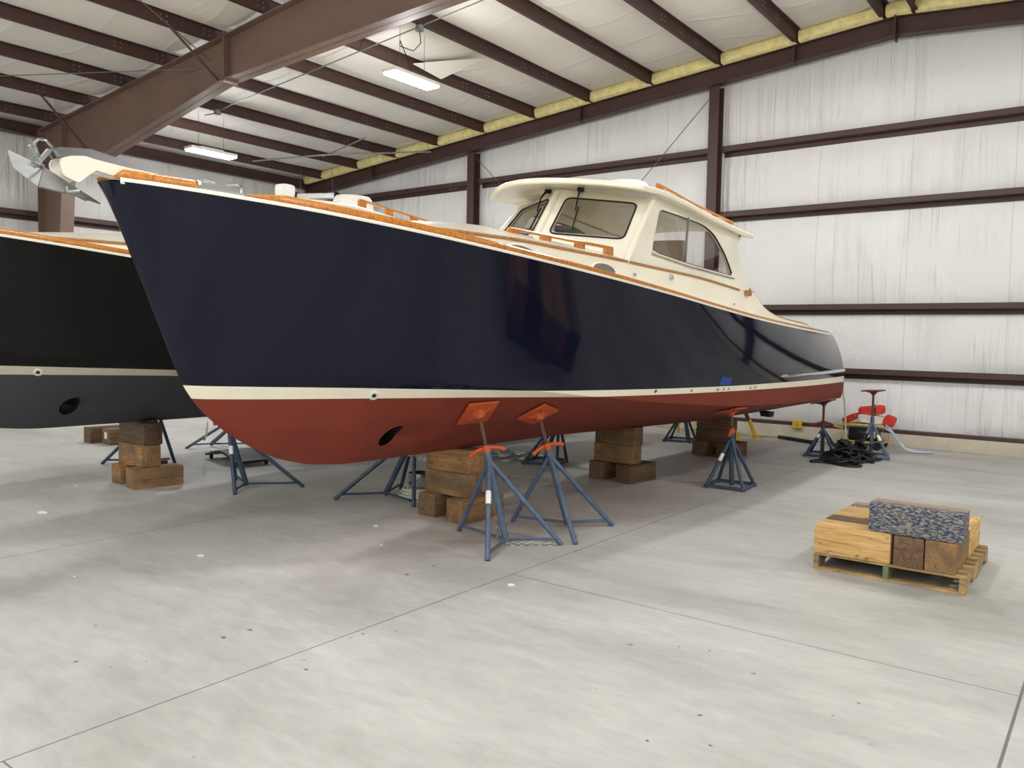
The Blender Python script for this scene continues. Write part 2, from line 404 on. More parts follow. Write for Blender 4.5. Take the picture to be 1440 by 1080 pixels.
def align(zdir, xhint=(1, 0, 0)):
    z = Vector(zdir).normalized(); x = Vector(xhint); x = (x-z*x.dot(z)).normalized(); y = z.cross(x)
    return Matrix((x, y, z)).transposed()
ORD = ['first', 'second', 'third', 'fourth', 'fifth', 'sixth', 'seventh', 'eighth', 'ninth', 'tenth', 'eleventh', 'twelfth']
# ================================================================= BUILDING
XR, ZR, SL = -3.33, 7.20, .0833          # ridge line, underside of purlins at the ridge, roof slope
XL, XRT, YB, YF, YG = -18.85, 12.2, -16.0, 15.17, 14.97
def zb(x): return ZR-SL*abs(x-XR)
# floor
MB().box(((XL+XRT)/2, (YB+YF)/2, -.1), (XRT-XL, YF-YB, .2)).build('floor', M['floor'], None, 0)['kind'] = 'structure'
# walls: vinyl faced blanket bulging between the girts
GZ = [1.25, 2.385, 4.18, 5.43]
def bulge(z, lines):
    for a, b in zip(lines[:-1], lines[1:]):
        a2, b2 = a+.0, b-.15
        if a2 <= z <= b2:
            u = (z-a2)/(b2-a2); return .06*(4*u*(1-u))**.6
    return 0
def wall_mesh(horizontal, pos, lo, hi, inward, top, lines, step=.2):
    n = int((hi-lo)/step); nz = 56; rows = []
    rnd = random.Random(5)
    ph = [rnd.uniform(0, 6.28) for _ in range(8)]
    for i in range(n+1):
        t_ = lo+(hi-lo)*i/n; r = []
        zt = top(t_)
        for k in range(nz+1):
            z = .27+(zt-.27)*k/nz
            d = bulge(z, lines+[zt])*(1+.35*math.sin(2.1*t_+ph[0])+.25*math.sin(5.3*t_+z*.8+ph[1]))
            p = pos+inward*d
            r.append((t_, p, z) if horizontal else (p, t_, z))
        rows.append(r)
    return MB().grid(rows)
w = wall_mesh(True, YF, XL, XRT, -1, lambda x: zb(x)+.1, [.27]+GZ); o = w.build('wall_back', M['vinyl_x'], None, 3.2); o['kind'] = 'structure'
w = wall_mesh(False, XL, YB, YF, 1, lambda y: zb(XL)+.2, [.27]+GZ[:1]+GZ[1:3]); o = w.build('wall_left', M['vinyl_y'], None, 3.2); o['kind'] = 'structure'
w = wall_mesh(False, XRT, YB, YF, -1, lambda y: zb(XRT)+.2, [.27]+GZ[:3]); o = w.build('wall_right', M['vinyl_y'], None, 3.2); o['kind'] = 'structure'
w = wall_mesh(True, YB, XL, XRT, 1, lambda x: zb(x)+.1, [.27]+GZ); o = w.build('wall_front', M['vinyl_x'], None, 3.2); o['kind'] = 'structure'
# concrete curb and steel base channel
for nm, c, d in (('baseboard_back', ((XL+XRT)/2, YG+.1, .11), (XRT-XL, .2, .22)), ('baseboard_left', (XL+.1, (YB+YG)/2, .11), (.2, YG-YB, .22)), ('baseboard_right', (XRT-.1, (YB+YG)/2, .11), (.2, YG-YB, .22))):
    MB().cbox(c, d, .012).build(nm, M['curb'])['kind'] = 'structure'
for nm, c, d in (('trim_1', ((XL+XRT)/2, YG+.11, .25), (XRT-XL, .17, .06)), ('trim_2', (XL+.11, (YB+YG)/2, .25), (.17, YG-YB, .06))):
    MB().box(c, d).build(nm, M['steel'], None, 0)['kind'] = 'structure'
# purlins
purl = sorted([XR+.28+1.42*k for k in range(0, 11)]+[XR-.165-1.43*k for k in range(0, 11)])
purl = [x for x in purl if XL+.5 < x < XRT-.5]
# roof blanket draped over the purlins
rows = []
xs = []
edges = [XL]+purl+[XRT]
for a, b in zip(edges[:-1], edges[1:]):
    for k in range(6): xs.append((a+(b-a)*k/6, a, b))
xs.append((XRT, edges[-2], XRT))
ny = 150
for i in range(ny+1):
    y = YB+(YF-YB)*i/ny; r = []
    for x, a, b in xs:
        u = (x-a)/(b-a); sag = .075*(4*u*(1-u))**.7*(1+.25*math.sin(y*1.7+a*3)) if b-a > .7 else 0
        sag *= max(0.0, min(1.0, (14.7-y)/1.2))
        r.append((x, y, zb(x)+.205-sag))
    rows.append(r)
MB().grid(rows).build('ceiling', M['vinyl_roof'], None, 3.2)['kind'] = 'structure'
# Z purlins, each its own member
nl = len([x for x in purl if x < XR])
for i, x in enumerate(purl):
    z = zb(x); s = 1 if x < XR else -1
    m = MB().box((x, (YB+YG)/2, z+.1), (.012, YG-YB-.25, .20))
    m.box((x-s*.035, (YB+YG)/2, z+.006), (.07, YG-YB-.25, .012)).box((x+s*.035, (YB+YG)/2, z+.197), (.07, YG-YB-.25, .012)).box((x-s*.068, (YB+YG)/2, z+.02), (.008, YG-YB-.25, .035))
    left = x < XR
    k = (nl-1-i) if left else (i-nl)
    o = m.build('purlin_beam', M['steel'], None, 0)
    tag(o, f"brown steel roof purlin, {ORD[k]} to the {'left' if left else 'right'} of the roof ridge", 'purlin', 'roof purlins', 'structure')
    b = MB()
    for yy in (7.8-.95, 7.8+.95, 7.8+.22, 7.8-.22, 12.3, 13.0, 13.6):
        for dy in (-.05, .05):
            for dz in (.06, .14): b.box((x+.012*s*0+.009, yy+dy, z+dz), (.008, .013, .013)).box((x-.009, yy+dy, z+dz), (.008, .013, .013))
    bo = b.build('bolts', M['bolt'], o, 0)
# exposed yellow insulation over the gable rafter, one batt per bay
for i, (a, b) in enumerate(zip([XL+.3]+purl[:-1], purl)):
    if b-a < .2: continue
    rnd = random.Random(i); m = MB(); rws = []
    n = 14
    for k in range(n+1):
        x = a+.03+(b-a-.06)*k/n; z0 = zb(x)-.005; zt = zb(x)+.2
        j = rnd.uniform(-.012, .012)
        rws.append([(x, 14.9, z0), (x, 14.63+j, z0+.004), (x, 14.60+j*1.5, z0+.05+j), (x, 14.60-j, z0+.15), (x, 14.63+j, zt-.005), (x, 14.9, zt)])
    m.grid(rws)
    f0 = tuple(range(6)); m.f += [f0, tuple((n)*6+q for q in range(5, -1, -1))]
    o = m.build('insulation_batt', M['yellow_wool'], None, 1.2)
    left = b <= XR; kk = (nl-i) if left else (i-nl)
    lab = f"yellow fibreglass batt on the end rafter, {ORD[min(max(kk,0),11)]} bay {'left' if left else 'right'} of the ridge" if not (a < XR < b) else 'yellow fibreglass batt on the end rafter right at the ridge'
    tag(o, lab, 'insulation', 'yellow batts along the end rafter')
# gable end rafter (two members meeting at the ridge)
def ibeam_path(p, q, depth0, depth1, fl, web, ydir=0.0, ff=.014):
    """rafter in the XZ plane at y: p, q = (x, ztop)"""
    m = MB()
    (x0, y, z0), (x1, _, z1) = p, q
    m.prism([(x0, y-web/2, z0), (x1, y-web/2, z1), (x1, y-web/2, z1-depth1), (x0, y-web/2, z0-depth0)], (0, web, 0))
    m.prism([(x0, y-fl/2, z0), (x1, y-fl/2, z1), (x1, y-fl/2, z1-ff), (x0, y-fl/2, z0-ff)], (0, fl, 0))
    m.prism([(x0, y-fl/2, z0-depth0+ff), (x1, y-fl/2, z1-depth1+ff), (x1, y-fl/2, z1-depth1), (x0, y-fl/2, z0-depth0)], (0, fl, 0))
    return m
m = ibeam_path((XL+.1, 14.84, zb(XL+.1)), (XR, 14.84, zb(XR)), .31, .31, .2, .02)
for x in (-15.9, -9.5, -5.0): m.box((x, 14.80, zb(x)-.155), (.02, .17, .36))
tag(m.build('gable_rafter_beam', M['steel'], None, 0), 'brown steel rafter along the top of the back wall, left of the ridge', 'rafter', None, 'structure')
m = ibeam_path((XR, 14.84, zb(XR)), (XRT-.1, 14.84, zb(XRT)), .31, .31, .2, .02)
m.box((XR, 14.79, zb(XR)-.17), (.024, .2, .46)); m.box((2.0, 14.80, zb(2.0)-.155), (.02, .17, .36))
tag(m.build('gable_rafter_beam', M['steel'], None, 0), 'brown steel rafter along the top of the back wall, right of the ridge', 'rafter', None, 'structure')
# end wall columns and girts
cx = [-12.62, -6.53, -.4, 5.7]
for i, x in enumerate(cx):
    zt = zb(x)-.31
    m = MB().box((x, 14.84, zt/2), (.2, .014, zt)).box((x, 15.06, zt/2), (.2, .014, zt)).box((x, 14.95, zt/2), (.012, .22, zt)).box((x, 14.9, .012), (.26, .3, .024))
    tag(m.build('wall_column', M['steel'], None, 0), ['slim brown steel wall column behind the bow of the navy boat', 'slim brown steel wall column rising behind the cabin roof', 'slim brown steel wall column at the right edge of view', 'slim brown steel wall column far right'][i], 'column', 'end wall columns', 'structure')
def girt(m, a, b, y, z, inward=-1, horizontal=True):
    # web level, inner flange up, outer flange down against the wall
    L_ = b-a; c = (a+b)/2
    def bx(u, du, zz, dz):
        if horizontal: m.box((c, u, zz), (L_, du, dz))
        else: m.box((u, c, zz), (du, L_, dz))
    s = -inward
    bx(y+s*.1, .2, z, .010); bx(y+s*.005, .010, z+.045, .09); bx(y+s*.015, .03, z+.088, .008); bx(y+s*.195, .010, z-.045, .09); bx(y+s*.18, .03, z-.088, .008)
segs = list(zip([XL+.2]+[x+.11 for x in cx], [x-.11 for x in cx]+[XRT-.2]))
rown = ['lowest', 'second lowest', 'second highest', 'highest']
segn = ['left end bay', 'bay behind the cabin', 'wide bay right of the cabin', 'bay past the right edge', 'far right bay']
for k, z in enumerate(GZ):
    for i, (a, b) in enumerate(segs):
        m = MB(); girt(m, a, b, YG, z-.03)
        tag(m.build('girt_beam', M['steel'], None, 0), f'brown steel wall girt, {rown[k]} row of the back wall, {segn[i]}', 'girt', 'back wall girts', 'structure')
for k, z in enumerate(GZ[:3]):
    m = MB(); girt(m, YB+.2, YG-.1, XL+.22, z-.03, 1, False)
    tag(m.build('girt_beam', M['steel'], None, 0), f"brown steel wall girt along the left side wall, {['lowest', 'middle', 'top'][k]} row", 'girt', 'left wall girts', 'structure')
# eave strut at the top of the left wall
m = MB().box((XL+.22, (YB+YG)/2, zb(XL)+.02), (.03, YG-YB, .26)).box((XL+.27, (YB+YG)/2, zb(XL)-.1), (.12, YG-YB, .02))
tag(m.build('eave_beam', M['steel'], None, 0), 'brown steel eave strut along the top of the left wall', 'strut', None, 'structure')
# main frame across the hall
YM = 7.8
def frame_half(s):
    fx = lambda x: x if s > 0 else 2*XR-x
    pts = [(-18.4, 5.95-.02), (-11.75, zb(-11.75)), (XR, zb(XR))]
    m = MB()
    def pl(poly, w): m.prism([(fx(x), YM-w/2, z) for x, z in poly], (0, w, 0))
    kx, kz = -17.42, 4.80; sx, sz = -11.75, 5.80; rx, rz = XR, 6.10
    # webs
    pl([(-18.5, 0), (-17.95, 0), (kx, kz), (kx, zb(kx)), (-18.5, zb(-18.5))], .02)
    pl([(kx, kz), (sx, sz), (sx, zb(sx)), (-17.42, zb(-17.42))], .02); pl([(sx, sz), (rx, rz), (rx, zb(rx)), (sx, zb(sx))], .02)
    f = .02; w = .27
    pl([(-18.52, 0), (-18.5, 0), (-18.5, zb(-18.5)), (-18.52, zb(-18.5))], w); pl([(-17.95, 0), (-17.93, 0), (kx+.02, kz), (kx, kz)], w)
    for (a, az), (b, bz) in (((kx, kz), (sx, sz)), ((sx, sz), (rx, rz)), ((-18.5, zb(-18.5)-f), (sx, zb(sx)-f)), ((sx, zb(sx)-f), (rx, zb(rx)-f))):
        pl([(a, az), (b, bz), (b, bz+f), (a, az+f)], w)
    pl([(kx-.01, kz), (kx+.015, kz), (kx+.015, zb(kx)-.01), (kx-.01, zb(kx)-.01)], .26)
    pl([(sx-.02, sz-.03), (sx+.02, sz-.03), (sx+.02, zb(sx)+.06), (sx-.02, zb(sx)+.06)], .27)
    m.box((fx(-18.2), YM, .012), (.75, .36, .024))
    return m
tag(frame_half(1).build('frame_beam', M['steel2'], None, 0), 'big tapered brown steel column and rafter crossing the upper left', 'rafter', None, 'structure')
tag(frame_half(-1).build('frame_beam', M['steel2'], None, 0), 'big tapered brown steel rafter falling to the right wall', 'rafter', None, 'structure')
# flange braces and rods
for a, b, lab in (((-12.075, 6.95, zb(-12.075)), (-12.0, YM-.03, 5.83), 'thin brown steel brace from purlin to the splice of the big rafter'), ((-16.365, 6.85, zb(-16.365)), (-16.15, YM-.03, 5.02), 'thin brown steel brace from purlin to the knee of the big rafter')):
    tag(MB().tube([a, b], .022, 4).build('brace_beam', M['steel'], None, 0), lab, 'brace', None, 'structure')
rods = [((-16.9, 5.2, zb(-16.9)-.0), (-12.6, YM-.02, zb(-12.6)-.28), 'thin steel tie rod crossing under the purlins at far left'),
        ((-10.5, 4.6, zb(-10.5)-.04), (-12.3, YM-.02, zb(-12.3)-.22), 'thin steel tie rod above the big rafter splice'),
        ((-18.4, 4.6, zb(-18.4)+.02), (-18.2, YM-.02, zb(-18.2)-.28), 'thin steel tie rod down to the top of the left column'),
        ((-6.6, 14.88, 6.45), (-12.5, 14.88, .6), 'thin tie rod slanting down left from the column behind the cabin roof'),
        ((-12.5, 14.84, 6.0), (-6.6, 14.84, .6), 'thin tie rod slanting down right behind the cabin visor')]
for a, b, lab in rods:
    tag(MB().tube([a, b], .008, 6).build('tie_rod', M['wire'], None, 0), lab, 'rod', 'tie rods')
# ---------------------------------------------------------------- ceiling lights
def make_light(label):
    t_ = thing('ceiling_light', label, 'light', (0, 0, 0), None, 'hanging white ceiling lights')
    MB().cbox((0, 0, .035), (.30, 1.02, .06), .02).cbox((0, 0, .08), (.1, .5, .05), .01).build('housing', M['white_plastic'], t_)
    MB().cbox((0, 0, -.005), (.27, .98, .035), .012).build('diffuser', M['lamp'], t_)
    for y in (-.28, .28):
        MB().tube([(0, y, .06), (0, y, .78)], .004, 6).build('hanging_wire', M['wire'], t_)
    return t_
l1 = make_light('lit white ceiling light hanging at top centre beside the torn roof flap'); l1.location = (-9.32, 9.48, 5.83)
MB().lathe((0, 0, 0), [(.0, -.04), (.07, -.04), (.07, .04), (.0, .04)], 12).build('junction_box', M['conduit'], l1).location = (.06, .1, .83)
MB().tube([(.06, .1, .8), (.07, .12, .6), (.03, 0, .45), (-.03, -.24, .47), (-.02, -.25, .55), (.0, -.1, .3), (0, 0, .09)], .008, 6).build('power_cord', M['black'], l1)
l2 = dup(l1, (-14.85, 9.42, 5.33), None, 'lit white ceiling light hanging low at the left, above the navy bow')
for c in list(l2.children):
    if c.name.startswith('power'): bpy.data.objects.remove(c)
# unlit panel at the far corner
t_ = thing('ceiling_panel', 'pale panel with black ends hanging at the far back left corner', 'light', (-16.2, 13.2, 5.16), rotz(R(25)))
MB().cbox((0, 0, 0), (1.0, .22, .12), .015).build('housing', M['white_plastic'], t_)
for x in (-.52, .52): MB().cbox((x, 0, .01), (.04, .26, .17), .008).build('end_cap', M['black'], t_)
for x in (-.45, .4): MB().tube([(x, 0, .06), (x, 0, .76)], .004, 6).build('hanging_wire', M['wire'], t_)
# conduit linking the lights
tag(MB().tube([(-15.2, 9.5, zb(-15.2)-.05), (-14.85, 9.5, zb(-14.85)-.1), (-14.3, 9.56, zb(-14.3)-.02), (-9.3, 9.58, zb(-9.3)-.02), (XR-.2, 9.58, zb(XR)-.03), (4, 9.58, zb(4)-.03)], .011, 8).build('electrical_conduit', M['conduit']), 'thin grey conduit running under the purlins between the ceiling lights', 'conduit')
tag(MB().tube([(-17.3, 12.1, 5.95), (-15.6, 12.9, 6.05), (-13.4, 14.3, 6.12)], .02, 8).build('electrical_conduit', M['conduit']), 'grey conduit crossing the ceiling at the far back left corner', 'conduit')
tag(MB().tube([(-15.9, 13.1, 6.08), (-15.2, 13.0, 6.14), (-14.2, 12.95, 6.28)], .016, 8).build('electrical_conduit', M['conduit']), 'short grey conduit above the pale hanging panel', 'conduit')
# torn flap of roof facing by the first light
m = MB().prism([(-10.55, 10.75, 6.66), (-10.45, 11.4, 6.54), (-9.35, 11.35, 6.70)], (.02, .01, .012))
tag(m.build('torn_vinyl_flap', M['vinyl_roof'], None, 0), 'torn flap of white roof facing hanging beside the top centre light', 'flap')
LAMP_W = 68.0
lamp_xy = [(x, y) for y in (9.45, 2.0, -3.5, -8.5, -13) for x in (-14.85, -9.32, -3.8, 1.7, 7.2)]
for i, (x, y) in enumerate(lamp_xy):
    z = zb(x)-.86
    if y > 9 and x < -8: z = 5.78 if x > -12 else 5.28
    ld = bpy.data.lights.new('high_bay_lamp', 'AREA'); ld.shape = 'RECTANGLE'; ld.size = .28; ld.size_y = 1.0; f_ = .6 if (x < -8 and y < 9) else (.75 if y < -5 else 1.0); ld.energy = LAMP_W*f_
    ld.color = (.975, .985, 1.0)
    lo = bpy.data.objects.new('high_bay_lamp', ld); COL.objects.link(lo); lo.location = (x, y, z)
    ls = bpy.data.lights.new('high_bay_side_glow', 'POINT'); ls.energy = LAMP_W*1.9*f_; ls.shadow_soft_size = .14; ls.color = (.975, .985, 1.0)
    lo = bpy.data.objects.new('high_bay_side_glow', ls); COL.objects.link(lo); lo.location = (x, y, z-.16)
# ================================================================= BOATS
f_bt = pchip([(3.7, .36), (4.1, .58), (4.55, .79), (5.2, .88), (5.7, .93), (6.4, .97), (7, 1.0), (9.7, 1.0), (10.34, 1.05), (10.95, 1.06), (11.6, 1.04), (12.1, 1.0), (12.4, .98)])
f_ze = pchip([(3.7, 2.59), (4.65, 2.605), (5.35, 2.61), (5.9, 2.594), (6.54, 2.578), (7.29, 2.551), (8.45, 2.515), (9.3, 2.46), (9.71, 2.43)])
f_zct = pchip([(3.7, 2.64), (9.9, 2.43), (10.02, 2.42), (10.16, 2.33), (10.34, 2.24), (10.6, 2.17), (10.95, 2.12), (11.5, 2.085), (12.1, 2.055), (12.4, 1.99)])
def f_top(L): return f_ze(L) if L < 9.7 else f_zct(L)
f_rs = pchip([(6.6, 3.30), (7.24, 3.325), (7.6, 3.335), (8.07, 3.302), (8.77, 3.227), (9.73, 3.15), (9.98, 3.135)])   # roof edge height
f_rc = pchip([(6.6, .05), (7.2, .07), (8.0, .12), (9.98, .12)])
def roof_z(b, L): return f_rs(L)+f_rc(L)*(1-b*b)
C0, C1, S1, S0 = (0, 6.70, 2.62), (0, 7.12, 3.26), (.885, 7.60, 3.20), (1.0, 7.00, 2.56)
def ws(u, v, s=1, off=0.0):
    q = [(1-u)*((1-v)*C0[i]+v*C1[i])+u*((1-v)*S0[i]+v*S1[i]) for i in range(3)]
    n = Vector((.3, -.8, .52)).normalized()*off
    return Vector((s*(q[0]+n.x), q[1]-8+n.y, q[2]+n.z))
def hb(z): return 1.0-.2*(z-2.5)                                   # house side half breadth
def rounded(poly, r, n=5):
    """round the corners of a 2-D polygon"""
    out = []; k = len(poly)
    for i in range(k):
        p = Vector(poly[i]); a = Vector(poly[i-1])-p; b = Vector(poly[(i+1) % k])-p
        rr = r[i] if hasattr(r, '__len__') else r
        rr = min(rr, a.length*.48, b.length*.48); p0 = p+a.normalized()*rr; p1 = p+b.normalized()*rr
        for j in range(n+1):
            q = j/n; out.append(tuple((1-q)**2*p0+2*q*(1-q)*p+q*q*p1))
    return out
def star(poly, c, n=96, a0=0.0):
    """resample a closed polygon by rays from c"""
    out = []
    k = len(poly)
    for j in range(n):
        a = a0+2*math.pi*j/n; d = (math.cos(a), math.sin(a)); best = None
        for i in range(k):
            x0, y0 = poly[i][0]-c[0], poly[i][1]-c[1]; x1, y1 = poly[(i+1) % k][0]-c[0], poly[(i+1) % k][1]-c[1]
            ex, ey = x1-x0, y1-y0; den = d[0]*ey-d[1]*ex
            if abs(den) < 1e-12: continue
            t_ = (x0*ey-y0*ex)/den; s_ = (x0*d[1]-y0*d[0])/den
            if t_ > 0 and -1e-9 <= s_ <= 1+1e-9 and (best is None or t_ > best): best = t_
        out.append((c[0]+d[0]*best, c[1]+d[1]*best))
    return out
def hull_parts(root, mt, ms, mb_):
    cols = [0, .0003, .001, .0022, .004, .0065, .01, .015, .021, .028]
    cols += [.028+(1-.028)*k/110 for k in range(1, 111)]
    NQ = 26
    def rows_between(f_lo, f_hi, n1, n2):
        rs = []
        br = lambda L: min(max(f_zc(L), f_lo(L)), f_hi(L)) if L > 2.95 else f_lo(L)+(f_hi(L)-f_lo(L))*.15
        fs = [(lambda L, v=q/n1: f_lo(L)+v*(br(L)-f_lo(L))) for q in range(n1+1)]+[(lambda L, v=q/n2: br(L)+v*(f_hi(L)-br(L))) for q in range(1, n2+1)]
        for fz in fs:
            lo, hi = 2.40, 4.0
            for _ in range(40):
                m = (lo+hi)/2
                if f_zk(m) > fz(m): lo = m
                else: hi = m
            rs.append([(L, fz(L)) for L in (lo+(LT-lo)*c for c in cols)])
        return rs
    def rows_top(): return rows_between(f_zst, f_zs, 5, 24)
    def rows_stripe(): return rows_between(f_zsb, f_zst, 3, 3)
    L0 = L_stem(f_zsb(3.06))
    bcols = [0, .0005, .0015, .003, .005, .008, .012, .018, .025, .033]+[.033+(.26-.033)*k/80 for k in range(1, 81)]+[.26+.74*k/70 for k in range(1, 71)]
    def rows_bot():
        rs = []
        br = lambda L: min(max(f_zc(L), f_zk(L)), f_zsb(L))
        for q in range(39):
            v = q/38; rs.append([(L, f_zk(L)+v*(br(L)-f_zk(L))) for L in (L0+(LT-L0)*c for c in bcols)])
        for q in range(1, 9):
            v = q/8; rs.append([(L, br(L)+v*(f_zsb(L)-br(L))) for L in (L0+(LT-L0)*c for c in bcols)])
        return rs
    def make(rs, name, mat, hole=False):
        m = MB()
        for s in (1, -1):
            m.grid([[(s*hull_b(L, z), L-8, z) for L, z in r] for r in rs])
        # transom strip, slightly curved
        m.grid([[(hull_b(LT, r[-1][1])*u, LT-8+.05*(1-u*u)*1.0, r[-1][1]) for u in [1-2*k/12 for k in range(13)]] for r in rs])
        o = m.build(name, mat, root, .38, .0008)
        if hole:
            bm = bmesh.new(); bm.from_mesh(o.data); cl, cz, cr = THR[0]-8, THR[1], THR[2]
            dist = lambda v: math.hypot(v.co.y-cl, v.co.z-cz)
            dead = [f for f in bm.faces if f.calc_center_median().y < -3 and all(dist(v) < cr+.006 for v in f.verts)]
            bmesh.ops.delete(bm, geom=dead, context='FACES')
            for v in bm.verts:
                if v.is_boundary and cr*.55 < dist(v) < cr+.02 and abs(v.co.x) > .01:
                    d = dist(v); y = cl+(v.co.y-cl)*cr/d; z = cz+(v.co.z-cz)*cr/d
                    v.co = Vector((math.copysign(hull_b(y+8, z), v.co.x), y, z))
            bm.to_mesh(o.data); bm.free()
        return o
    a = make(rows_top(), 'hull_topside', mt); a['label'] = 'glossy topside'
    b = make(rows_stripe(), 'boot_stripe', ms); b['label'] = 'pale boot stripe'
    c = make(rows_bot(), 'hull_bottom', mb_, True); c['label'] = 'matt bottom paint'
    # thruster tunnel
    m = MB(); n = 32; cl, cz, cr = THR
    circ = [(cl+cr*math.cos(2*math.pi*k/n), cz+cr*math.sin(2*math.pi*k/n)) for k in range(n)]
    rws = [[(f*hull_b(l, z), l-8, z) for l, z in circ+circ[:1]] for f in (1.004, .5, 0, -.5, -1.004)]
    m.grid(rws); tn = m.build('thruster_tunnel', M['dark'], root, .5)
    for s in (1, -1):
        MB().tube([(s*(hull_b(l, z)+.001), l-8, z) for l, z in circ], .007, 6, True).build('tunnel_rim', mb_, tn)
    MB().lathe((0, cl-8, cz), [(.0, -.09), (.035, -.08), (.04, 0), (.035, .08), (0, .09)], 12, align((1, 0, 0))).box((0, cl-8, cz), (.02, .03, .2)).box((0, cl-8, cz), (.02, .2, .03)).build('propeller', M['black'], tn)
    return a, b, c
def build_boat(name, label, group, ori, mt, ms, mb_, with_bow=True):
    root = thing(name, label, 'boat', ori, ROT, group)
    hull_parts(root, mt, ms, mb_)
    # deck
    rows = []
    for k in range(70):
        L = 2.5+(LT-.01-2.5)*k/69; bs = f_bs(L)-.004; rows.append([(bs*u, L-8, f_zs(L)+.012+.05*(1-u*u)*min(1, bs)) for u in [1-2*j/12 for j in range(13)]])
    MB().grid(rows).build('deck', M['deck'], root)
    # white rub strip and teak toe rail on both sides
    def rail_path(L0, L1, n):
        P_ = []
        for k in range(n+1):
            L = L0+(L1-L0)*k/n; P_.append(L)
        return P_
    def strip(L0, L1, prof, s, n=80):
        path = []
        for L in rail_path(L0, L1, n):
            db = (f_bs(L+.01)-f_bs(L-.01))/.02; side = Vector((1, -db, 0)).normalized()
            path.append(((s*f_bs(L), L-8, f_zs(L)), Vector((s*side.x, side.y, 0)), (0, 0, 1)))
        return path, prof
    def taper(L, a, b, l0=4.2, l1=7.5): u = max(0, min(1, (L-l0)/(l1-l0))); return a+(b-a)*u
    for s in (1, -1):
        pth, pr_ = strip(2.52, LT, [(-.03, -.012), (.016, -.012), (.022, -.004), (.022, .02), (.016, .026), (-.03, .026)], s, 90)
        MB().sweep(pth, pr_).build('rub_strip', M['cream'], root)
        gaps = [(2.495, 2.86), (3.10, 12.75)]
        for a, b in gaps:
            n = 80 if b-a > 2 else 26; vs = []
            path = strip(a, b, None, s, n)[0]; m = MB()
            np_ = 8; ring_ = []
            for i, (o_, sd, up) in enumerate(path):
                L = a+(b-a)*i/n; h = taper(L, .058, .036); w = taper(L, .045, .036)
                e = min(1, .35+ i/2.5, .5+(n-i)/1.5)
                pr_ = [(-w, .018), (.012, .018), (.018, .018+h*.3), (.014, .018+h*.8*e), (.004, .018+h*e), (-w+.006, .018+h*e), (-w-.002, .018+h*.7*e), (-w-.003, .018+h*.2)]
                ring_.append([Vector(o_)+Vector(sd)*u+Vector(up)*v for u, v in pr_])
            for r in ring_: m.v += r
            for i in range(n):
                for j in range(np_): m.f.append((i*np_+j, i*np_+(j+1) % np_, (i+1)*np_+(j+1) % np_, (i+1)*np_+j))
            m.f += [tuple(range(np_-1, -1, -1)), tuple(n*np_+j for j in range(np_))]
            o = m.build('toe_rail', M['teak'], root); o['label'] = 'varnished teak toe rail'
        # mooring chock in the gap
        pts = [(s*(f_bs(L)-.012), L-8, f_zs(L)+.03) for L in (2.86, 2.92, 2.98, 3.04, 3.10)]
        m = MB().tube(pts, .018, 8)
        for a, b in ((2.87, 2.95), (3.09, 3.01)):
            q = [(s*(f_bs(a)-.012), a-8, f_zs(a)+.03), (s*(f_bs(a)-.012), a-8, f_zs(a)+.075), (s*(f_bs(a)-.014), a+(b-a)*.35-8, f_zs(a)+.088), (s*(f_bs(b)-.014), b-8, f_zs(b)+.078)]
            m.tube(q, [.016, .015, .012, .008], 8)
        m.build('mooring_chock', M['chrome'], root)
    # stem cap and aft rub bar
    for s in (1, -1):
        pts = [(s*(hull_b(L, 1.40)+.008), L-8, 1.395-.0*(L-10)) for L in [10.0+(LT-10.0)*k/20 for k in range(21)]]
        MB().tube(pts, [.012]+[.024]*19+[.02], 8).build('rub_bar', M['chrome'], root)
    # trunk and coaming sides, crowned trunk top
    Ls = [3.7+(12.4-3.7)*k/110 for k in range(111)]
    for s in (1, -1):
        m = MB(); rows = []
        for L in Ls:
            zt = f_top(L); z0 = min(f_zs(L)+.01, zt-.01); b1 = f_bt(L); b0 = b1+.06*(zt-z0)
            rows.append([(s*(b0+(b1-b0)*q/4), L-8, z0+(zt-z0)*q/4) for q in range(5)])
        m.grid(rows)
        m.grid([[(s*(f_bt(L)-.05), L-8, f_top(L)), (s*f_bt(L), L-8, f_top(L))] for L in Ls])
        m.grid([[(s*(f_bt(L)-.05), L-8, f_top(L)), (s*(f_bt(L)-.05), L-8, f_zs(L))] for L in Ls if L > 7])
        m.build('coaming', M['cream'], root)
        tr = [(s*(f_bt(L)-.02), L-8, f_top(L)+.006) for L in [9.98+(12.4-9.98)*k/40 for k in range(41)]]
        MB().tube(tr, .014, 8).build('coaming_cap', M['teak_dark'], root)
        # teak eyebrow strip
        path = []
        for L in [3.75+(9.62-3.75)*k/80 for k in range(81)]: path.append(((s*f_bt(L), L-8, f_ze(L)-.012), (s, 0, 0), (0, 0, 1)))
        MB().sweep(path, [(-.02, -.012), (.012, -.012), (.018, 0), (.012, .014), (-.02, .014)]).build('eyebrow_trim', M['teak_dark'], root)
        MB().cbox((s*1.03, 9.84-8, 2.40), (.05, .13, .07), .012).build('step_block', M['teak_dark'], root)
        # port lights
        for L, z, hw in ((5.45, 2.50, .18), (6.61, 2.445, .185)):
            sl = -.07
            oval = lambda a, k=1.0: (s*(f_bt(L+hw*k*math.cos(a))+.012), L+hw*k*math.cos(a)-8, z+.062*k*math.sin(a)+sl*hw*math.cos(a)*k)
            pf = MB().tube([oval(2*math.pi*q/28) for q in range(28)], .012, 8, True).build('port_light', M['cream'], root)
            pts = [oval(2*math.pi*q/28, .95) for q in range(28)]
            MB().prism(pts, (s*.004, 0, 0)).build('pane', M['glass'], pf)
            MB().prism([(p[0]-s*.006, p[1], p[2]) for p in pts], (s*.003, 0, 0)).build('port_recess', M['galv'], pf)
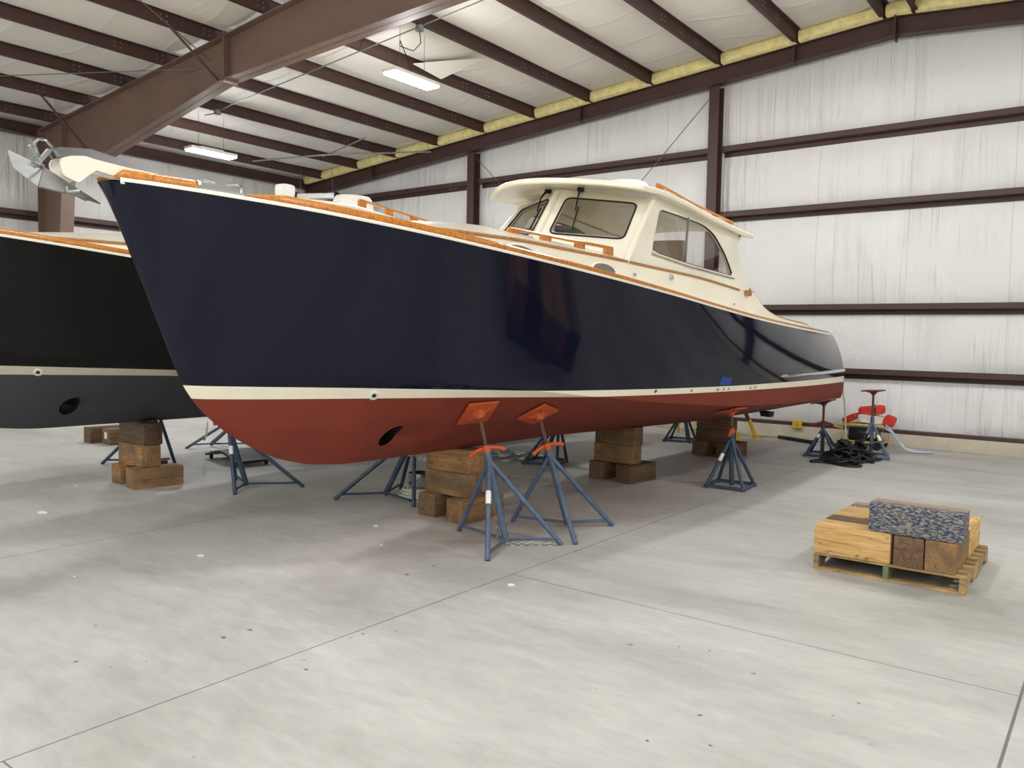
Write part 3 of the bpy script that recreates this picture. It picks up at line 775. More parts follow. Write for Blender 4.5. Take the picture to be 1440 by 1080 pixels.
        # small deck fittings on the coaming
        for L, z, r in ((7.12, 2.43, .022), (7.88, 2.453, .036), (9.48, 2.24, .02)):
            MB().lathe((s*(f_bt(L)+.008), L-8, z), [(r, 0), (r, .012), (r*.6, .022), (r*.3, .02)], 14, align((s, 0, 0), (0, 1, 0))).build('deck_fitting', M['chrome'], root)
    rows = []
    for L in [3.7+(9.7-3.7)*k/50 for k in range(51)]:
        cr = .18*max(0.03, min(1, (L-3.7)/1.9)); bt = f_bt(L)
        if L > 7.4: break
        rows.append([(bt*u, L-8, f_ze(L)+cr*(1-abs(u)**1.7)) for u in [1-2*j/16 for j in range(17)]])
    m = MB().grid(rows)
    m.grid([[rows[0][j], (rows[0][j][0], rows[0][j][1]-.12, f_zs(3.6))] for j in range(17)])
    m.build('trunk_top', M['cream'], root)
    # house sides with a window each
    wpoly = [(7.505, 2.70), (7.78, 3.165), (8.29, 3.15), (8.80, 3.12), (9.06, 3.045), (9.33, 2.81), (9.46, 2.58), (8.34, 2.63)]
    wr = rounded(wpoly, [.05, .06, .3, .12, .12, .15, .05, .3])
    outer = [(7.0, 2.55), (7.60, 3.23), (7.63, 3.28), (8.1, 3.262), (8.8, 3.19), (9.84, 3.10), (9.70, 2.98), (9.68, 2.88), (9.75, 2.73), (9.92, 2.52), (9.98, 2.42), (9.71, 2.425), (9.3, 2.455), (8.45, 2.51), (7.6, 2.54)]
    c = (8.5, 2.87); N = 120
    def p3(s, p, dx=0.0): return (s*(hb(p[1])+dx), p[0]-8, p[1])
    so, si = star(outer, c, N), star(wr, c, N)
    grow = lambda k: [(c[0]+(p[0]-c[0])*(1+k*.5), c[1]+(p[1]-c[1])*(1+k*1.6)) for p in si]
    for s in (1, -1):
        MB().ring([p3(s, p) for p in so], [p3(s, p) for p in si], (-s*.045, 0, 0)).build('house_side', M['cream'], root, .5)
        fr = MB().ring([p3(s, p, .008) for p in grow(.055)], [p3(s, p, .008) for p in si], (-s*.02, 0, 0)).build('side_window', M['cream'], root, .5)
        MB().tube([p3(s, p, -.004) for p in si], .011, 6, True).build('gasket', M['black'], fr)
        MB().prism([p3(s, p, -.022) for p in si], (-s*.004, 0, 0)).build('pane', M['glass'], fr)
        MB().box((s*(hb(2.88)-.012), 8.35-8, 2.885), (.02, .022, .52), Matrix.Rotation(R(-3), 3, 'X')).build('mullion', M['conduit'], fr)
        MB().tube([p3(s, q, .012) for q in ((7.50, 2.675), (8.34, 2.605), (9.46, 2.555))], .011, 6).build('sill_track', M['chrome'], fr)
        # aft edge trim of the house side
        ed = [(9.84, 3.10), (9.76, 3.04), (9.70, 2.98), (9.68, 2.88), (9.70, 2.80), (9.75, 2.73), (9.83, 2.62), (9.92, 2.52), (9.98, 2.43)]
        MB().tube([p3(s, p, -.02) for p in ed], .016, 8).build('house_edge', M['teak_dark'], root)
    # windshield, two raked panes either side of the centre post
    for s in (1, -1):
        pane = rounded([(.115, .34), (.875, .34), (.86, .965), (.125, .965)], .075, 6)
        cc = (.49, .65); outq = [(0, -.06), (1.0, -.02), (1.0, 1.05), (0, 1.10)]
        a, b = star(outq, cc, 100), star(pane, cc, 100)
        wsf = MB().ring([ws(u, v, s) for u, v in a], [ws(u, v, s) for u, v in b], (0, .045, .02)).build('windshield', M['cream'], root, .5)
        MB().tube([ws(u, v, s, .004) for u, v in b], .010, 6, True).build('gasket', M['black'], wsf)
        MB().prism([ws(u, v, s, -.015) for u, v in b], (0, .004, .001)).build('pane', M['glass'], wsf)
        # wiper
        top, bot = ((.24, 1.10), (.34, .40)) if s > 0 else ((.22, 1.08), (.17, .42))
        w_ = MB().tube([ws(*top, s, .05), ws(top[0]+.02, .95, s, .06), ws((top[0]+bot[0])/2, .72, s, .035)], [.012, .009, .007], 6)
        w_.tube([ws(top[0]*.45+bot[0]*.55, .80, s, .018), ws(*bot, s, .018)], .009, 6)
        wp = w_.build('wiper', M['black'], root)
        MB().cbox(ws(top[0], 1.1, s, .03), (.05, .07, .05), .01).build('wiper_motor', M['black'], wp)
        # corner post rounding the windshield into the house side
        MB().tube([ws(.985, v, s, -.012) for v in (-.02, .3, .6, .9, 1.05)], .036, 10).build('corner_post', M['cream'], root)
    MB().tube([ws(0, v, 1, -.01) for v in (-.05, .5, 1.05)], .04, 10).build('centre_post', M['cream'], root)
    # roof with an overhanging visor
    def roof_pt(u, t_, dz=0.0, inset=0.0):
        Lf = 6.61+.6*abs(u)**1.7+inset*1.2; La = 9.95+.03*(1-u*u)-inset; L = Lf+(La-Lf)*t_
        b = u*(1.0-inset); return Vector((b, L-8, roof_z(u, L)+dz))
    NU, NT_ = 40, 44
    us = [math.sin(math.pi/2*(-1+2*i/NU)) for i in range(NU+1)]; ts = [(k/NT_)**1.2 for k in range(NT_+1)]
    def peri(dz, inset):
        p = [roof_pt(u, 0, dz, inset) for u in us]+[roof_pt(1, t_, dz, inset) for t_ in ts[1:]]
        p += [roof_pt(u, 1, dz, inset) for u in us[-2::-1]]+[roof_pt(-1, t_, dz, inset) for t_ in ts[-2:0:-1]]
        return p
    m = MB().grid([[roof_pt(u, t_, 0, .02) for u in us] for t_ in ts])
    loops = [peri(0, .02), peri(-.006, .008), peri(-.02, 0), peri(-.045, .0), peri(-.056, .008), peri(-.06, .02), peri(-.057, .035), peri(-.05, .055)]
    m.grid([l+l[:1] for l in loops])
    m.grid([[roof_pt(u, t_, -.05, .055) for u in us] for t_ in ts])
    m.build('cabin_roof', M['cream'], root, .7, .0005)
    for s in (1, -1):
        pts = []
        rl = MB(); Ls_ = [7.97+(9.9-7.97)*k/24 for k in range(25)]
        rl.sweep([((s*.72, L-8, roof_z(.72, L)+.085), (1, 0, 0), (0, 0, 1)) for L in Ls_], [(-.02, -.012), (.02, -.012), (.022, .004), (.012, .016), (-.012, .016), (-.022, .004)])
        for L in (8.02, 8.48, 8.94, 9.40, 9.84): rl.cbox((s*.72, L-8, roof_z(.72, L)+.035), (.036, .13, .10), .012)
        rl.build('roof_handrail', M['teak'], root)
        hr = MB(); n = 30; P_ = []
        for k in range(n+1):
            q = k/n; L = 5.66+(6.89-5.66)*q; b = .60+.28*q; P_.append((s*b, L-8, 2.728-.058*q))
        hr.sweep([(p, (1, 0, 0), (0, 0, 1)) for p in P_], [(-.018, -.012), (.018, -.012), (.02, .004), (.01, .014), (-.01, .014), (-.02, .004)])
        for q in (.02, .34, .67, .98):
            p = P_[int(round(q*n))]; zt = f_ze(p[1]+8)+.18*(1-abs(p[0]/f_bt(p[1]+8))**1.7); hr.cbox((p[0], p[1], (p[2]+zt)/2-.01), (.034, .15, max(.03, p[2]-zt+.02)), .012)
        hr.build('trunk_handrail', M['teak'], root)
    # radar dome, cabin lining and helm inside
    MB().lathe((.05, 8.42-8, roof_z(0, 8.42)-.02), [(.26, 0), (.285, .03), (.275, .10), (.255, .19), (.225, .225), (.12, .24), (.01, .243)], 36).build('radar_dome', M['white_plastic'], root)
    MB().box((0, 7.45-8, 2.55), (1.7, .5, .28)).box((.45, 7.75-8, 2.45), (.6, .3, .5)).build('helm_console', M['interior'], root, 0)
    MB().cbox((.5, 8.35-8, 2.42), (.55, .5, .35), .05).cbox((.5, 8.62-8, 2.72), (.55, .12, .42), .05).cbox((-.5, 8.35-8, 2.42), (.55, .5, .35), .05).cbox((-.5, 8.62-8, 2.72), (.55, .12, .42), .05).build('helm_seats', M['seat'], root)
    # transducer fairing under the stern and stripe drains
    MB().prism([(.13, 12.72-8, .64), (.13, 12.98-8, .64), (.13, 12.95-8, .56), (.13, 12.8-8, .56)], (.15, 0, 0)).build('transducer', M['black'], root, 0)
    for L, z, r in ((4.30, 1.31, .028), (7.28, 1.30, .014), (7.9, 1.29, .01), (8.42, 1.285, .013), (8.55, 1.285, .011), (8.66, 1.285, .011), (9.2, 1.28, .011), (9.33, 1.28, .011)):
        b = hull_b(L, z); sd = Vector((1, -(hull_b(L+.02, z)-hull_b(L-.02, z))/.04, -(hull_b(L, z+.02)-hull_b(L, z-.02))/.04)).normalized()
        h = MB().lathe((b, L-8, z), [(r*1.5, -.004), (r*1.5, .006), (r, .01), (r, .002), (r*.0+.001, .002)], 16, align(sd, (0, 1, 0))).build('drain_fitting', M['white_plastic'] if r > .02 else M['chrome'], root)
        MB().lathe(Vector((b, L-8, z))+sd*.005, [(r*.55, 0), (r*.55, .006), (.001, .007)], 12, align(sd, (0, 1, 0))).build('drain_hole', M['black'], h)
    return root
main = build_boat('motor_boat', 'navy blue lobster-style motor boat with red bottom paint, on blocks and stands', 'hauled-out motor boats', ORI, M['navy'], M['stripe'], M['red'])
ORI2 = Vector((-8.75, 7.15, .045))
second = build_boat('motor_boat', 'black motor boat with charcoal bottom paint behind the navy boat', 'hauled-out motor boats', ORI2, M['black_gloss'], M['stripe_b'], M['grey_bottom'])
# searchlight on the black boat, thin flat blue patch just above the stripe of the navy hull
MB().cbox((0, 7.36-8, roof_z(0, 7.36)+.11), (.2, .2, .16), .05).lathe((0, 7.36-8, roof_z(0, 7.36)-.02), [(.05, 0), (.05, .06)], 12).build('searchlight', M['white_plastic'], second)
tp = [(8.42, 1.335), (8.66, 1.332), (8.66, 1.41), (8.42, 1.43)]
MB().prism([(hull_b(l, z)+.001, l-8, z) for l, z in tp], (.003, 0, 0)).build('blue_patch', M['tape'], main, 0)
# bow pulpit with anchor roller on the navy boat
bp = MB()
ck = [(2.19, 2.727), (2.205, 2.755), (2.25, 2.772), (2.328, 2.785), (2.378, 2.776), (2.577, 2.760), (2.79, 2.752), (2.79, 2.70), (2.50, 2.695), (2.39, 2.712), (2.292, 2.622), (2.208, 2.652)]
for s in (-.085, .065): bp.prism([(s, l-8, z) for l, z in rounded(ck, .012, 3)], (.02, 0, 0))
pl = bp.build('pulpit_cheek', M['cream'], main, .4); pl['label'] = 'cream cheek plates of the bow roller'
m = MB()
ch = [(2.165, 2.80), (2.20, 2.815), (2.37, 2.835), (2.45, 2.822), (2.60, 2.80), (2.80, 2.772), (2.80, 2.75), (2.577, 2.762), (2.378, 2.778), (2.328, 2.787), (2.25, 2.774), (2.20, 2.758)]
for s in (-.062, .05): m.prism([(s, l-8, z) for l, z in ch], (.012, 0, 0))
m.box((0, 2.5-8, 2.735), (.1, .5, .012))
m.lathe((-.06, 2.25-8, 2.735), [(.001, 0), (.045, 0), (.03, .05), (.03, .07), (.045, .12), (.001, .12)], 16, align((1, 0, 0)))
rr = m.build('bow_roller', M['chrome'], main, .4)
for l, z in ((2.24, 2.69), (2.315, 2.735)):
    MB().lathe((.084, l-8, z), [(.001, 0), (.013, 0), (.013, .008), (.001, .008)], 10, align((1, 0, 0))).build('bolt', M['rust'], pl)
# anchor hanging in the roller
an = thing('plough_anchor', 'galvanised spade anchor hanging from the bow roller of the navy boat', 'anchor', ORI, ROT)
def pt(l, z, b=0.0): return Vector((b, l-8, z))
T, RM_, PC, SC_, LO = pt(2.452, 2.522), pt(2.13, 2.685), pt(2.03, 2.55, .19), pt(1.985, 2.765, -.12), pt(2.26, 2.54, .1)
def plate(vs, th):
    m = MB(); n = len(vs); nr = (vs[1]-vs[0]).cross(vs[2]-vs[0]).normalized()*th
    return m.prism(vs, nr)
fl = MB()
for vs in ([T, RM_, PC, LO], [RM_+(T-RM_)*.3, SC_, RM_]):
    p_ = plate(vs, .010); fl.add(p_.v, p_.f)
p_ = plate([RM_, SC_, pt(1.98, 2.66, -.02), PC], .008); fl.add(p_.v, p_.f)
fl.build('fluke', M['galv'], an, .3)
sh = MB().prism([pt(2.15, 2.80, -.012), pt(2.185, 2.805, -.012), pt(2.10, 2.69, -.012), pt(2.20, 2.64, -.012), pt(2.40, 2.55, -.012), pt(2.37, 2.53, -.012), pt(2.12, 2.63, -.012), pt(2.075, 2.69, -.012)], (.024, 0, 0))
sh.build('shank', M['galv'], an, .3)
MB().tube([pt(2.10, 2.77), pt(2.07, 2.815, .03), pt(2.09, 2.84, .04), pt(2.13, 2.84, .04), pt(2.19, 2.79, .02), pt(2.21, 2.77)], .009, 8).tube([pt(2.08, 2.80, -.05), pt(2.13, 2.76, -.04)], .008, 8).build('shackle', M['chrome'], an)
br = MB().tube([pt(2.00, 2.685, .16), pt(2.13, 2.70, .0)], .009, 8).tube([pt(2.05, 2.80, .02), pt(2.13, 2.685, 0)], .009, 8).tube([pt(2.225, 2.585, .09), pt(2.20, 2.55, .16), pt(2.26, 2.565, .17)], .009, 8)
br.build('brace', M['galv'], an)
# ================================================================= STANDS
def hull_frame(L, z, ori=ORI, s=1):
    b = hull_b(L, z); e = .01
    n = Vector((1, -(hull_b(L+e, z)-hull_b(L-e, z))/(2*e), -(hull_b(L, z+e)-hull_b(L, z-e))/(2*e))).normalized()
    n = Vector((s*n.x, n.y, n.z)); t_ = Vector((0, 1, 0))
    return W(s*b, L, z, ori), (ROT @ n), (ROT @ t_)
def base_pipe(p, q, r, mat, name, root):
    return MB().tube([p, q], r, 12).build(name, mat, root)
def jack_stand(label, hub, feet, pad, nrm, tang, post_t=.72, leg_t=.66, base='hub', mats=None, group='jack stands under the navy boat', sticker=None, handle_rot=0.0, handle=True, psize=.30, dark=False):
    hub = Vector(hub); pad = Vector(pad); feet = [Vector(f) for f in feet]
    blue, orange = mats or (M['blue'], M['orange'])
    root = thing('jack_stand', label, 'jack stand', (hub.x, hub.y, 0), None, group)
    O = Vector((hub.x, hub.y, 0)); lo = lambda v: Vector(v)-O
    seat = pad+nrm*.055; ax = (seat-hub).normalized(); top = hub+(seat-hub)*post_t
    base_pipe(lo(hub-ax*.02), lo(top), .030, blue, 'post', root)
    at_ = hub+(seat-hub)*leg_t
    for f in feet:
        d = (f-at_).normalized(); o = base_pipe(lo(at_+d*.0), lo(f+Vector((0, 0, .004))), .0215, blue, 'leg', root)
    n = len(feet)
    if base == 'hub':
        for f in feet: base_pipe(lo(hub+Vector((0, 0, .0))), lo(f+(hub-f).normalized()*.06+Vector((0, 0, .05))), .013, blue, 'base_bar', root)
    else:
        for i in range(n):
            a, b = feet[i], feet[(i+1) % n]; base_pipe(lo(a+Vector((0, 0, .03))), lo(b+Vector((0, 0, .03))), .02, blue, 'base_bar', root)
    base_pipe(lo(top-ax*.05), lo(seat+ax*.0), .018, M['rust'], 'screw', root)
    # two armed nut handle
    u = Vector((.8, .6, .12)); u = (u-ax*u.dot(ax)).normalized()
    u = (Matrix.Rotation(handle_rot, 3, ax) @ u).normalized()
    h = MB().lathe(lo(top+ax*.012), [(.02, -.03), (.036, -.03), (.036, .03), (.02, .03)], 14, align(ax))
    for s in (1, -1):
        h.tube([lo(top+ax*.02+u*s*.02), lo(top+ax*.016+u*s*.06), lo(top+ax*.0+u*s*.11), lo(top-ax*.022+u*s*.155)], [.017, .018, .019, .021], 10)
    if handle: h.build('screw_handle', orange, root)
    fr = align(-nrm, tang)
    p = MB().cbox(lo(pad+nrm*.018), (psize, psize, .02), .008, fr)
    p.lathe(lo(pad+nrm*.022), [(.075, 0), (.06, .02), (.036, .045), (.03, .06)], 14, align(nrm, tang))
    for k in range(4):
        q = fr @ Matrix.Rotation(k*math.pi/2+math.pi/4, 3, 'Z') @ Vector((1, 0, 0))
        p.prism([lo(pad+nrm*.02+q*.02), lo(pad+nrm*.02+q*.14), lo(pad+nrm*.03+q*.13), lo(pad+nrm*.06+q*.03)], fr @ Matrix.Rotation(k*math.pi/2+math.pi/4, 3, 'Z') @ Vector((0, .012, 0)))
    p.build('pad', orange, root)
    if sticker is not None:
        f, t0, t1 = sticker
        a = at_+(feet[f]-at_)*t0; b = at_+(feet[f]-at_)*t1
        MB().tube([lo(a), lo(b)], .0235, 12, False, False).build('sticker', M['label'], root)
    return root
def pad_at(L, z, ori=ORI, s=1): return hull_frame(L, z, ori, s)
p, n, t_ = pad_at(5.341, 1.1417); tw = (t_+n.cross(t_)*.28)
jack_stand('blue jack stand nearest the camera, orange pad on the red hull', (-4.10, 5.35, .05), [(-3.90, 4.86, 0), (-3.73, 5.65, 0), (-4.71, 5.45, 0)], p, n, tw, .72, .64, sticker=(0, .33, .46))
p, n, t_ = pad_at(6.0547, 1.0989)
jack_stand('blue jack stand second from the bow, orange pad tilted as a diamond', (-4.05, 6.22, .05), [(-3.65, 5.74, 0), (-3.76, 6.55, 0), (-4.57, 6.06, 0)], p, n, t_+n.cross(t_)*-.28, .72, .64, handle_rot=.35)
def sq(cx_, cy_, w, rot): return [(cx_+w/2*math.sqrt(2)*math.cos(rot+math.pi/4+k*math.pi/2), cy_+w/2*math.sqrt(2)*math.sin(rot+math.pi/4+k*math.pi/2), 0) for k in range(4)]
p, n, t_ = pad_at(9.2666, 1.0101-.01)
jack_stand('blue pyramid jack stand under the aft half of the navy boat', (-3.70, 9.27, .05), sq(-3.72, 9.28, .46, .08), p, n, t_, .74, .66, 'square', (M['blue2'], M['orange']), sticker=(2, .32, .46), handle_rot=1.15)
p, n, t_ = pad_at(12.80, .918)
jack_stand('blue pyramid jack stand under the stern corner, dark red pad', (p.x+.0, p.y+.05, .05), sq(p.x, p.y+.08, .46, .12), p, n, t_, .60, .5, 'square', (M['blue2'], M['redpad']), sticker=(2, .2, .32))
c5 = Vector((-3.08, 13.28, .05))
jack_stand('free blue jack stand with empty dark red pad behind the black hose pile', c5, sq(-3.08, 13.28, .48, .25), (c5.x-.005, c5.y, 1.05), Vector((.05, 0, -1)).normalized(), Vector((1, 0, .05)), .60, .52, 'square', (M['blue'], M['redpad']), group='jack stands', sticker=(3, .35, .5), handle=False)
# far side stands
p, n, t_ = pad_at(6.0547, 1.0989, ORI2)
jack_stand('blue jack stand under the black boat, seen left of the navy keel', (-7.83, 5.59-.2, .05), [(-7.58, 5.08, 0), (-7.40, 5.85, 0), (-8.34, 5.60, 0)], p, n, t_, .72, .64, mats=(M['blue2'], M['orange']), group='jack stands under the black boat', sticker=(0, .3, .42))
p, n, t_ = pad_at(6.2, 1.10, ORI, -1)
jack_stand('blue jack stand on the far side of the navy keel left of the front blocks', (-6.30, 6.08, .05), [(-6.60, 5.62, 0), (-6.52, 6.52, 0), (-5.73, 5.92, 0)], p, n, t_, .72, .64, mats=(M['blue2'], M['orange']))
p, n, t_ = pad_at(9.2, 1.0, ORI, -1)
jack_stand('dark blue jack stand on the far side, seen behind the second orange pad', (-6.42, 9.25, .05), sq(-6.42, 9.25, .5, .3), p, n, t_, .72, .64, 'square', mats=(M['blue2'], M['orange']), sticker=(1, .15, .3))
p, n, t_ = pad_at(12.5, .93, ORI, -1)
jack_stand('dark blue jack stand on the far side near the stern, left of the rear blocks', (p.x-.05, 12.9, .05), sq(-6.12, 12.92, .46, .2), p, n, t_, .70, .62, 'square', mats=(M['blue2'], M['redpad']))
p, n, t_ = pad_at(6.2, 1.10, ORI2, -1)
jack_stand('blue jack stand on the far side of the black boat, behind its blocks', (-10.2, 5.55, .05), [(-10.60, 5.12, 0), (-10.02, 5.80, 0), (-9.75, 5.2, 0)], p, n, t_, .72, .64, mats=(M['blue2'], M['orange']), group='jack stands under the black boat')
p, n, t_ = pad_at(9.3, 1.0, ORI2, -1)
jack_stand('bright blue jack stand far beyond the black boat with a chain to it', (-11.05, 7.0, .05), [(-11.13, 6.62, 0), (-11.40, 7.25, 0), (-10.55, 7.5, 0)], p+Vector((-.1, -1.0, .0)), n, t_, .74, .66, mats=(M['blue'], M['orange']), group='jack stands under the black boat')

# ================================================================= BLOCKING
def timber(label, c, size, az, mat, group, tilt=0.0):
    """size = (length, width, height), c = centre of the underside"""
    o = MB().cbox((0, 0, size[2]/2), size, .010).build('timber_block', mat, None, .5)
    o.location = c; o.rotation_euler = (0, tilt, az); return tag(o, label, 'timber', group)
TS = .222
def pile(where, group, cx_, cy_, az, ka=(0, 0), mats=('timber', 'timber', 'timber', 'timber'), h=.226):
    L_ = .56; a = az
    ex = Vector((math.cos(a), math.sin(a), 0)); ey = Vector((-math.sin(a), math.cos(a), 0)); c = Vector((cx_, cy_, 0))
    timber(f'lower left timber of the block pile {where}', c-ex*.19+ey*(.10+ka[0]), (L_, TS, TS), a+R(90), M[mats[0]], group)
    timber(f'lower right timber of the block pile {where}', c+ex*.24+ey*(.06+ka[1]), (L_, TS, TS), a+R(86), M[mats[1]], group)
    timber(f'middle timber of the block pile {where}', c+ey*.0+Vector((0, 0, TS+.001)), (L_, TS, h), a, M[mats[2]], group)
    timber(f'top timber of the block pile {where}', c+ey*.01+ex*.01+Vector((0, 0, TS+h+.002)), (L_, TS, h), a+R(1.5), M[mats[3]], group)
pile('under the bow of the navy boat', 'front blocks under the navy boat', -5.16, 5.88, R(-2), mats=('timber_brown', 'timber_orange', 'timber', 'timber_orange'), h=.228)
pile('under the middle of the navy boat', 'middle blocks under the navy boat', -5.02, 8.82, R(-2), mats=('timber_brown', 'timber_brown', 'timber_orange', 'timber'), h=.226)
pile('under the stern of the navy boat', 'rear blocks under the navy boat', -4.95, 11.7, R(-2), mats=('timber_brown', 'timber_brown', 'timber_brown', 'timber_brown'), h=.184)
pile('under the bow of the black boat', 'blocks under the black boat', -8.93, 4.74, R(-2), mats=('timber_orange', 'timber_orange', 'timber', 'timber_brown'), h=.248)
# carton-like blocks behind
a = timber('far brown block with a white paper label under the black boat', (-12.35, 6.3, 0), (.52, .3, .24), R(85), M['timber_brown'], 'far blocks under the black boat')
tag(MB().box((-.262, .0, .14), (.004, .09, .10)).build('paper_label', M['label'], a, 0))
timber('far plain brown block left of the labelled one under the black boat', (-12.75, 6.2, 0), (.52, .24, .24), R(88), M['timber_brown'], 'far blocks under the black boat')

# ================================================================= PALLET WITH TIMBERS
PX0, PX1, PY0, PY1, PH = -1.86, -.82, 6.36, 7.53, .13
pal = thing('pallet', 'wooden pallet on the floor carrying the loose timbers', 'pallet', ((PX0+PX1)/2, (PY0+PY1)/2, 0))
w_, d_ = PX1-PX0, PY1-PY0
for i, x in enumerate((-w_/2+.02, 0, w_/2-.02)):
    m = MB(); ny = 24; hs = []
    prof = [(-d_/2, .018), (-.42, .018), (-.40, .05), (-.2, .05), (-.18, .018), (.18, .018), (.2, .05), (.4, .05), (.42, .018), (d_/2, .018), (d_/2, .112), (-d_/2, .112)]
    m.prism([(x-.019, y, z) for y, z in prof], (.038, 0, 0)); m.build('stringer', M['pallet_green'] if i == 1 else M['pallet'], pal, 0)
for k in range(8):
    y = -d_/2+.05+(d_-.1)*k/7
    b = MB().cbox((0, 0, .121), (w_, .085, .018), .003).build('deck_board', M['pallet'], pal, .4); b.location = (random.Random(k).uniform(-.012, .012), y, 0)
for k in range(3):
    y = -d_/2+.05+(d_-.1)*k/2
    b = MB().cbox((0, 0, .009), (w_, .095, .018), .003).build('bottom_board', M['pallet'], pal, .4); b.location = (0, y, 0)
G = 'loose timbers on the pallet'
z0 = PH+.001
timber('light tan timber with a big knot along the front left of the pallet', (PX0+.27, PY0+.115, z0), (.55, .225, .225), R(0), M['timber_light'], G)
timber('dark brown timber second from the front on the pallet left side', (PX0+.27, PY0+.35, z0), (.53, .225, .222), R(0), M['timber_brown'], G)
timber('pale yellow timber third from the front on the pallet left side', (PX0+.275, PY0+.585, z0), (.54, .225, .224), R(.5), M['timber_light'], G)
timber('pale timber fourth from the front on the pallet left side', (PX0+.27, PY0+.815, z0), (.53, .225, .22), R(0), M['timber_light'], G)
timber('greyish navy timber at the back left of the pallet', (PX0+.28, PY0+1.045, z0), (.53, .22, .222), R(0), M['timber_navy'], G)
timber('dark brown timber with its end facing out, centre of the pallet front', (PX0+.665, PY0+.30, z0), (.58, .203, .222), R(90), M['timber_brown'], G)
timber('orange timber end at the front right corner of the pallet', (PX0+.875, PY0+.30, z0), (.58, .203, .224), R(90), M['timber_orange'], G)
timber('tan timber end at the back of the pallet centre', (PX0+.665, PY0+.885, z0), (.56, .203, .222), R(90), M['timber_light'], G)
timber('tan timber at the back right corner of the pallet', (PX0+.875, PY0+.885, z0), (.56, .203, .224), R(90), M['timber_light'], G)
o = timber('navy scuffed timber lying across the top of the pallet load', (PX0+.70, PY0+.12, z0+.2265), (.63, .215, .215), R(-1), M['timber_navy'], G)

# ================================================================= ODDS AND ENDS ON THE FLOOR
def chain(name, label, a, b, sag, group=None):
    a, b = Vector(a), Vector(b); Ld = (b-a).length; n = max(4, int(Ld/.036)); m = MB()
    for k in range(n):
        u = (k+.5)/n; p = a.lerp(b, u); p.z -= sag*4*u*(1-u); p.z = max(p.z, .012)
        u2 = (k+.6)/n; q = a.lerp(b, u2); q.z -= sag*4*u2*(1-u2); q.z = max(q.z, .012)
        t_ = (q-p).normalized() if (q-p).length > 1e-6 else (b-a).normalized(); s = t_.cross(Vector((0, 0, 1))).normalized()
        if k % 2: s = t_.cross(s).normalized()
        m.tube([p+t_*.022*math.cos(f)+s*.012*math.sin(f) for f in [2*math.pi*j/10 for j in range(10)]], .0042, 5, True)
    return tag(m.build(name, M['chain']), label, 'chain', group)
chain('chain', 'steel chain strung from the second jack stand to its far side partner', (-4.30, 6.09, .45), (-6.12, 6.08, .52), .05)
chain('chain', 'steel chain hanging down inside the nearest jack stand', (-4.32, 5.40, .50), (-4.18, 5.36, .03), -.02)
chain('chain', 'steel chain lying along the base bar of the nearest jack stand', (-4.08, 5.33, .015), (-3.75, 5.60, .015), 0)
chain('chain', 'steel chain stretched under the black boat to the far stand', (-8.7, 5.4, .5), (-11.0, 6.9, .4), .12)
# black cable pile
def pile_curve(cx_, cy_, rx, ry, turns, h, seed, n=900):
    r = random.Random(seed); pts = []
    for k in range(n):
        a = k/n*turns*2*math.pi; q = .55+.45*math.sin(k*.031+seed)+.18*math.sin(k*.21)
        pts.append((cx_+rx*q*math.cos(a)+.03*math.sin(k*.5), cy_+ry*q*math.sin(a*1.13)+.03*math.cos(k*.37), .014+h*max(0, (1-abs(q)*.9))*(.5+.5*math.sin(k*.073))))
    return pts
m = MB().tube(pile_curve(-3.27, 12.42, .30, .36, 26, .34, 3), .017, 6)
m.tube(pile_curve(-3.12, 12.85, .2, .26, 14, .42, 8, 500), .017, 6)
m.tube([(-3.1+.17*math.cos(f)+.02, 12.06+.13*math.sin(f), .014) for f in [.4+5.6*k/30 for k in range(31)]], .013, 6)
tag(m.build('hose_pile', M['black']), 'tangled heap of black hose on the floor by the free stand', 'hose')
# white shore cable from the stern
tag(MB().tube([W(.95, 13.14, 1.36), W(.99, 13.18, 1.37), W(1.02, 13.24, 1.33), (-3.62, 13.5, 1.15), (-3.58, 13.58, .8), (-3.56, 13.62, .4), (-3.54, 13.62, .1), (-3.45, 13.55, .015), (-3.62, 13.35, .012), (-3.9, 13.45, .012)], .014, 8).build('power_cable', M['cable_white']), 'white power cable hanging from the stern of the navy boat to the floor', 'cable')
pts = [(-7.5, 14.72, .012)]+[(-7+.35*k, 14.66+.05*math.sin(k*1.3), .012) for k in range(9)]+[(-3.95, 14.3, .02), (-3.7, 14.1, .12), (-3.62, 14.05, .26)]
tag(MB().tube(pts, .010, 8).build('power_cable', M['cable_yellow']), 'yellow power cable lying along the concrete curb', 'cable')
tag(MB().cbox((-4.62, 14.43, .03), (.78, .07, .06), .01, rotz(R(-27))).build('black_bar', M['black']), 'long black bar lying on the floor before the curb', 'bar')
# yellow outlet box on the curb
ob = thing('outlet_box', 'yellow outlet box on the base of the back wall', 'outlet', (-4.75, 14.93, .26))
MB().cbox((0, 0, 0), (.16, .07, .15), .01).build('housing', M['yellow'], ob); MB().cbox((0, -.036, .0), (.07, .008, .09), .003).build('cover_plate', M['cable_yellow'], ob)
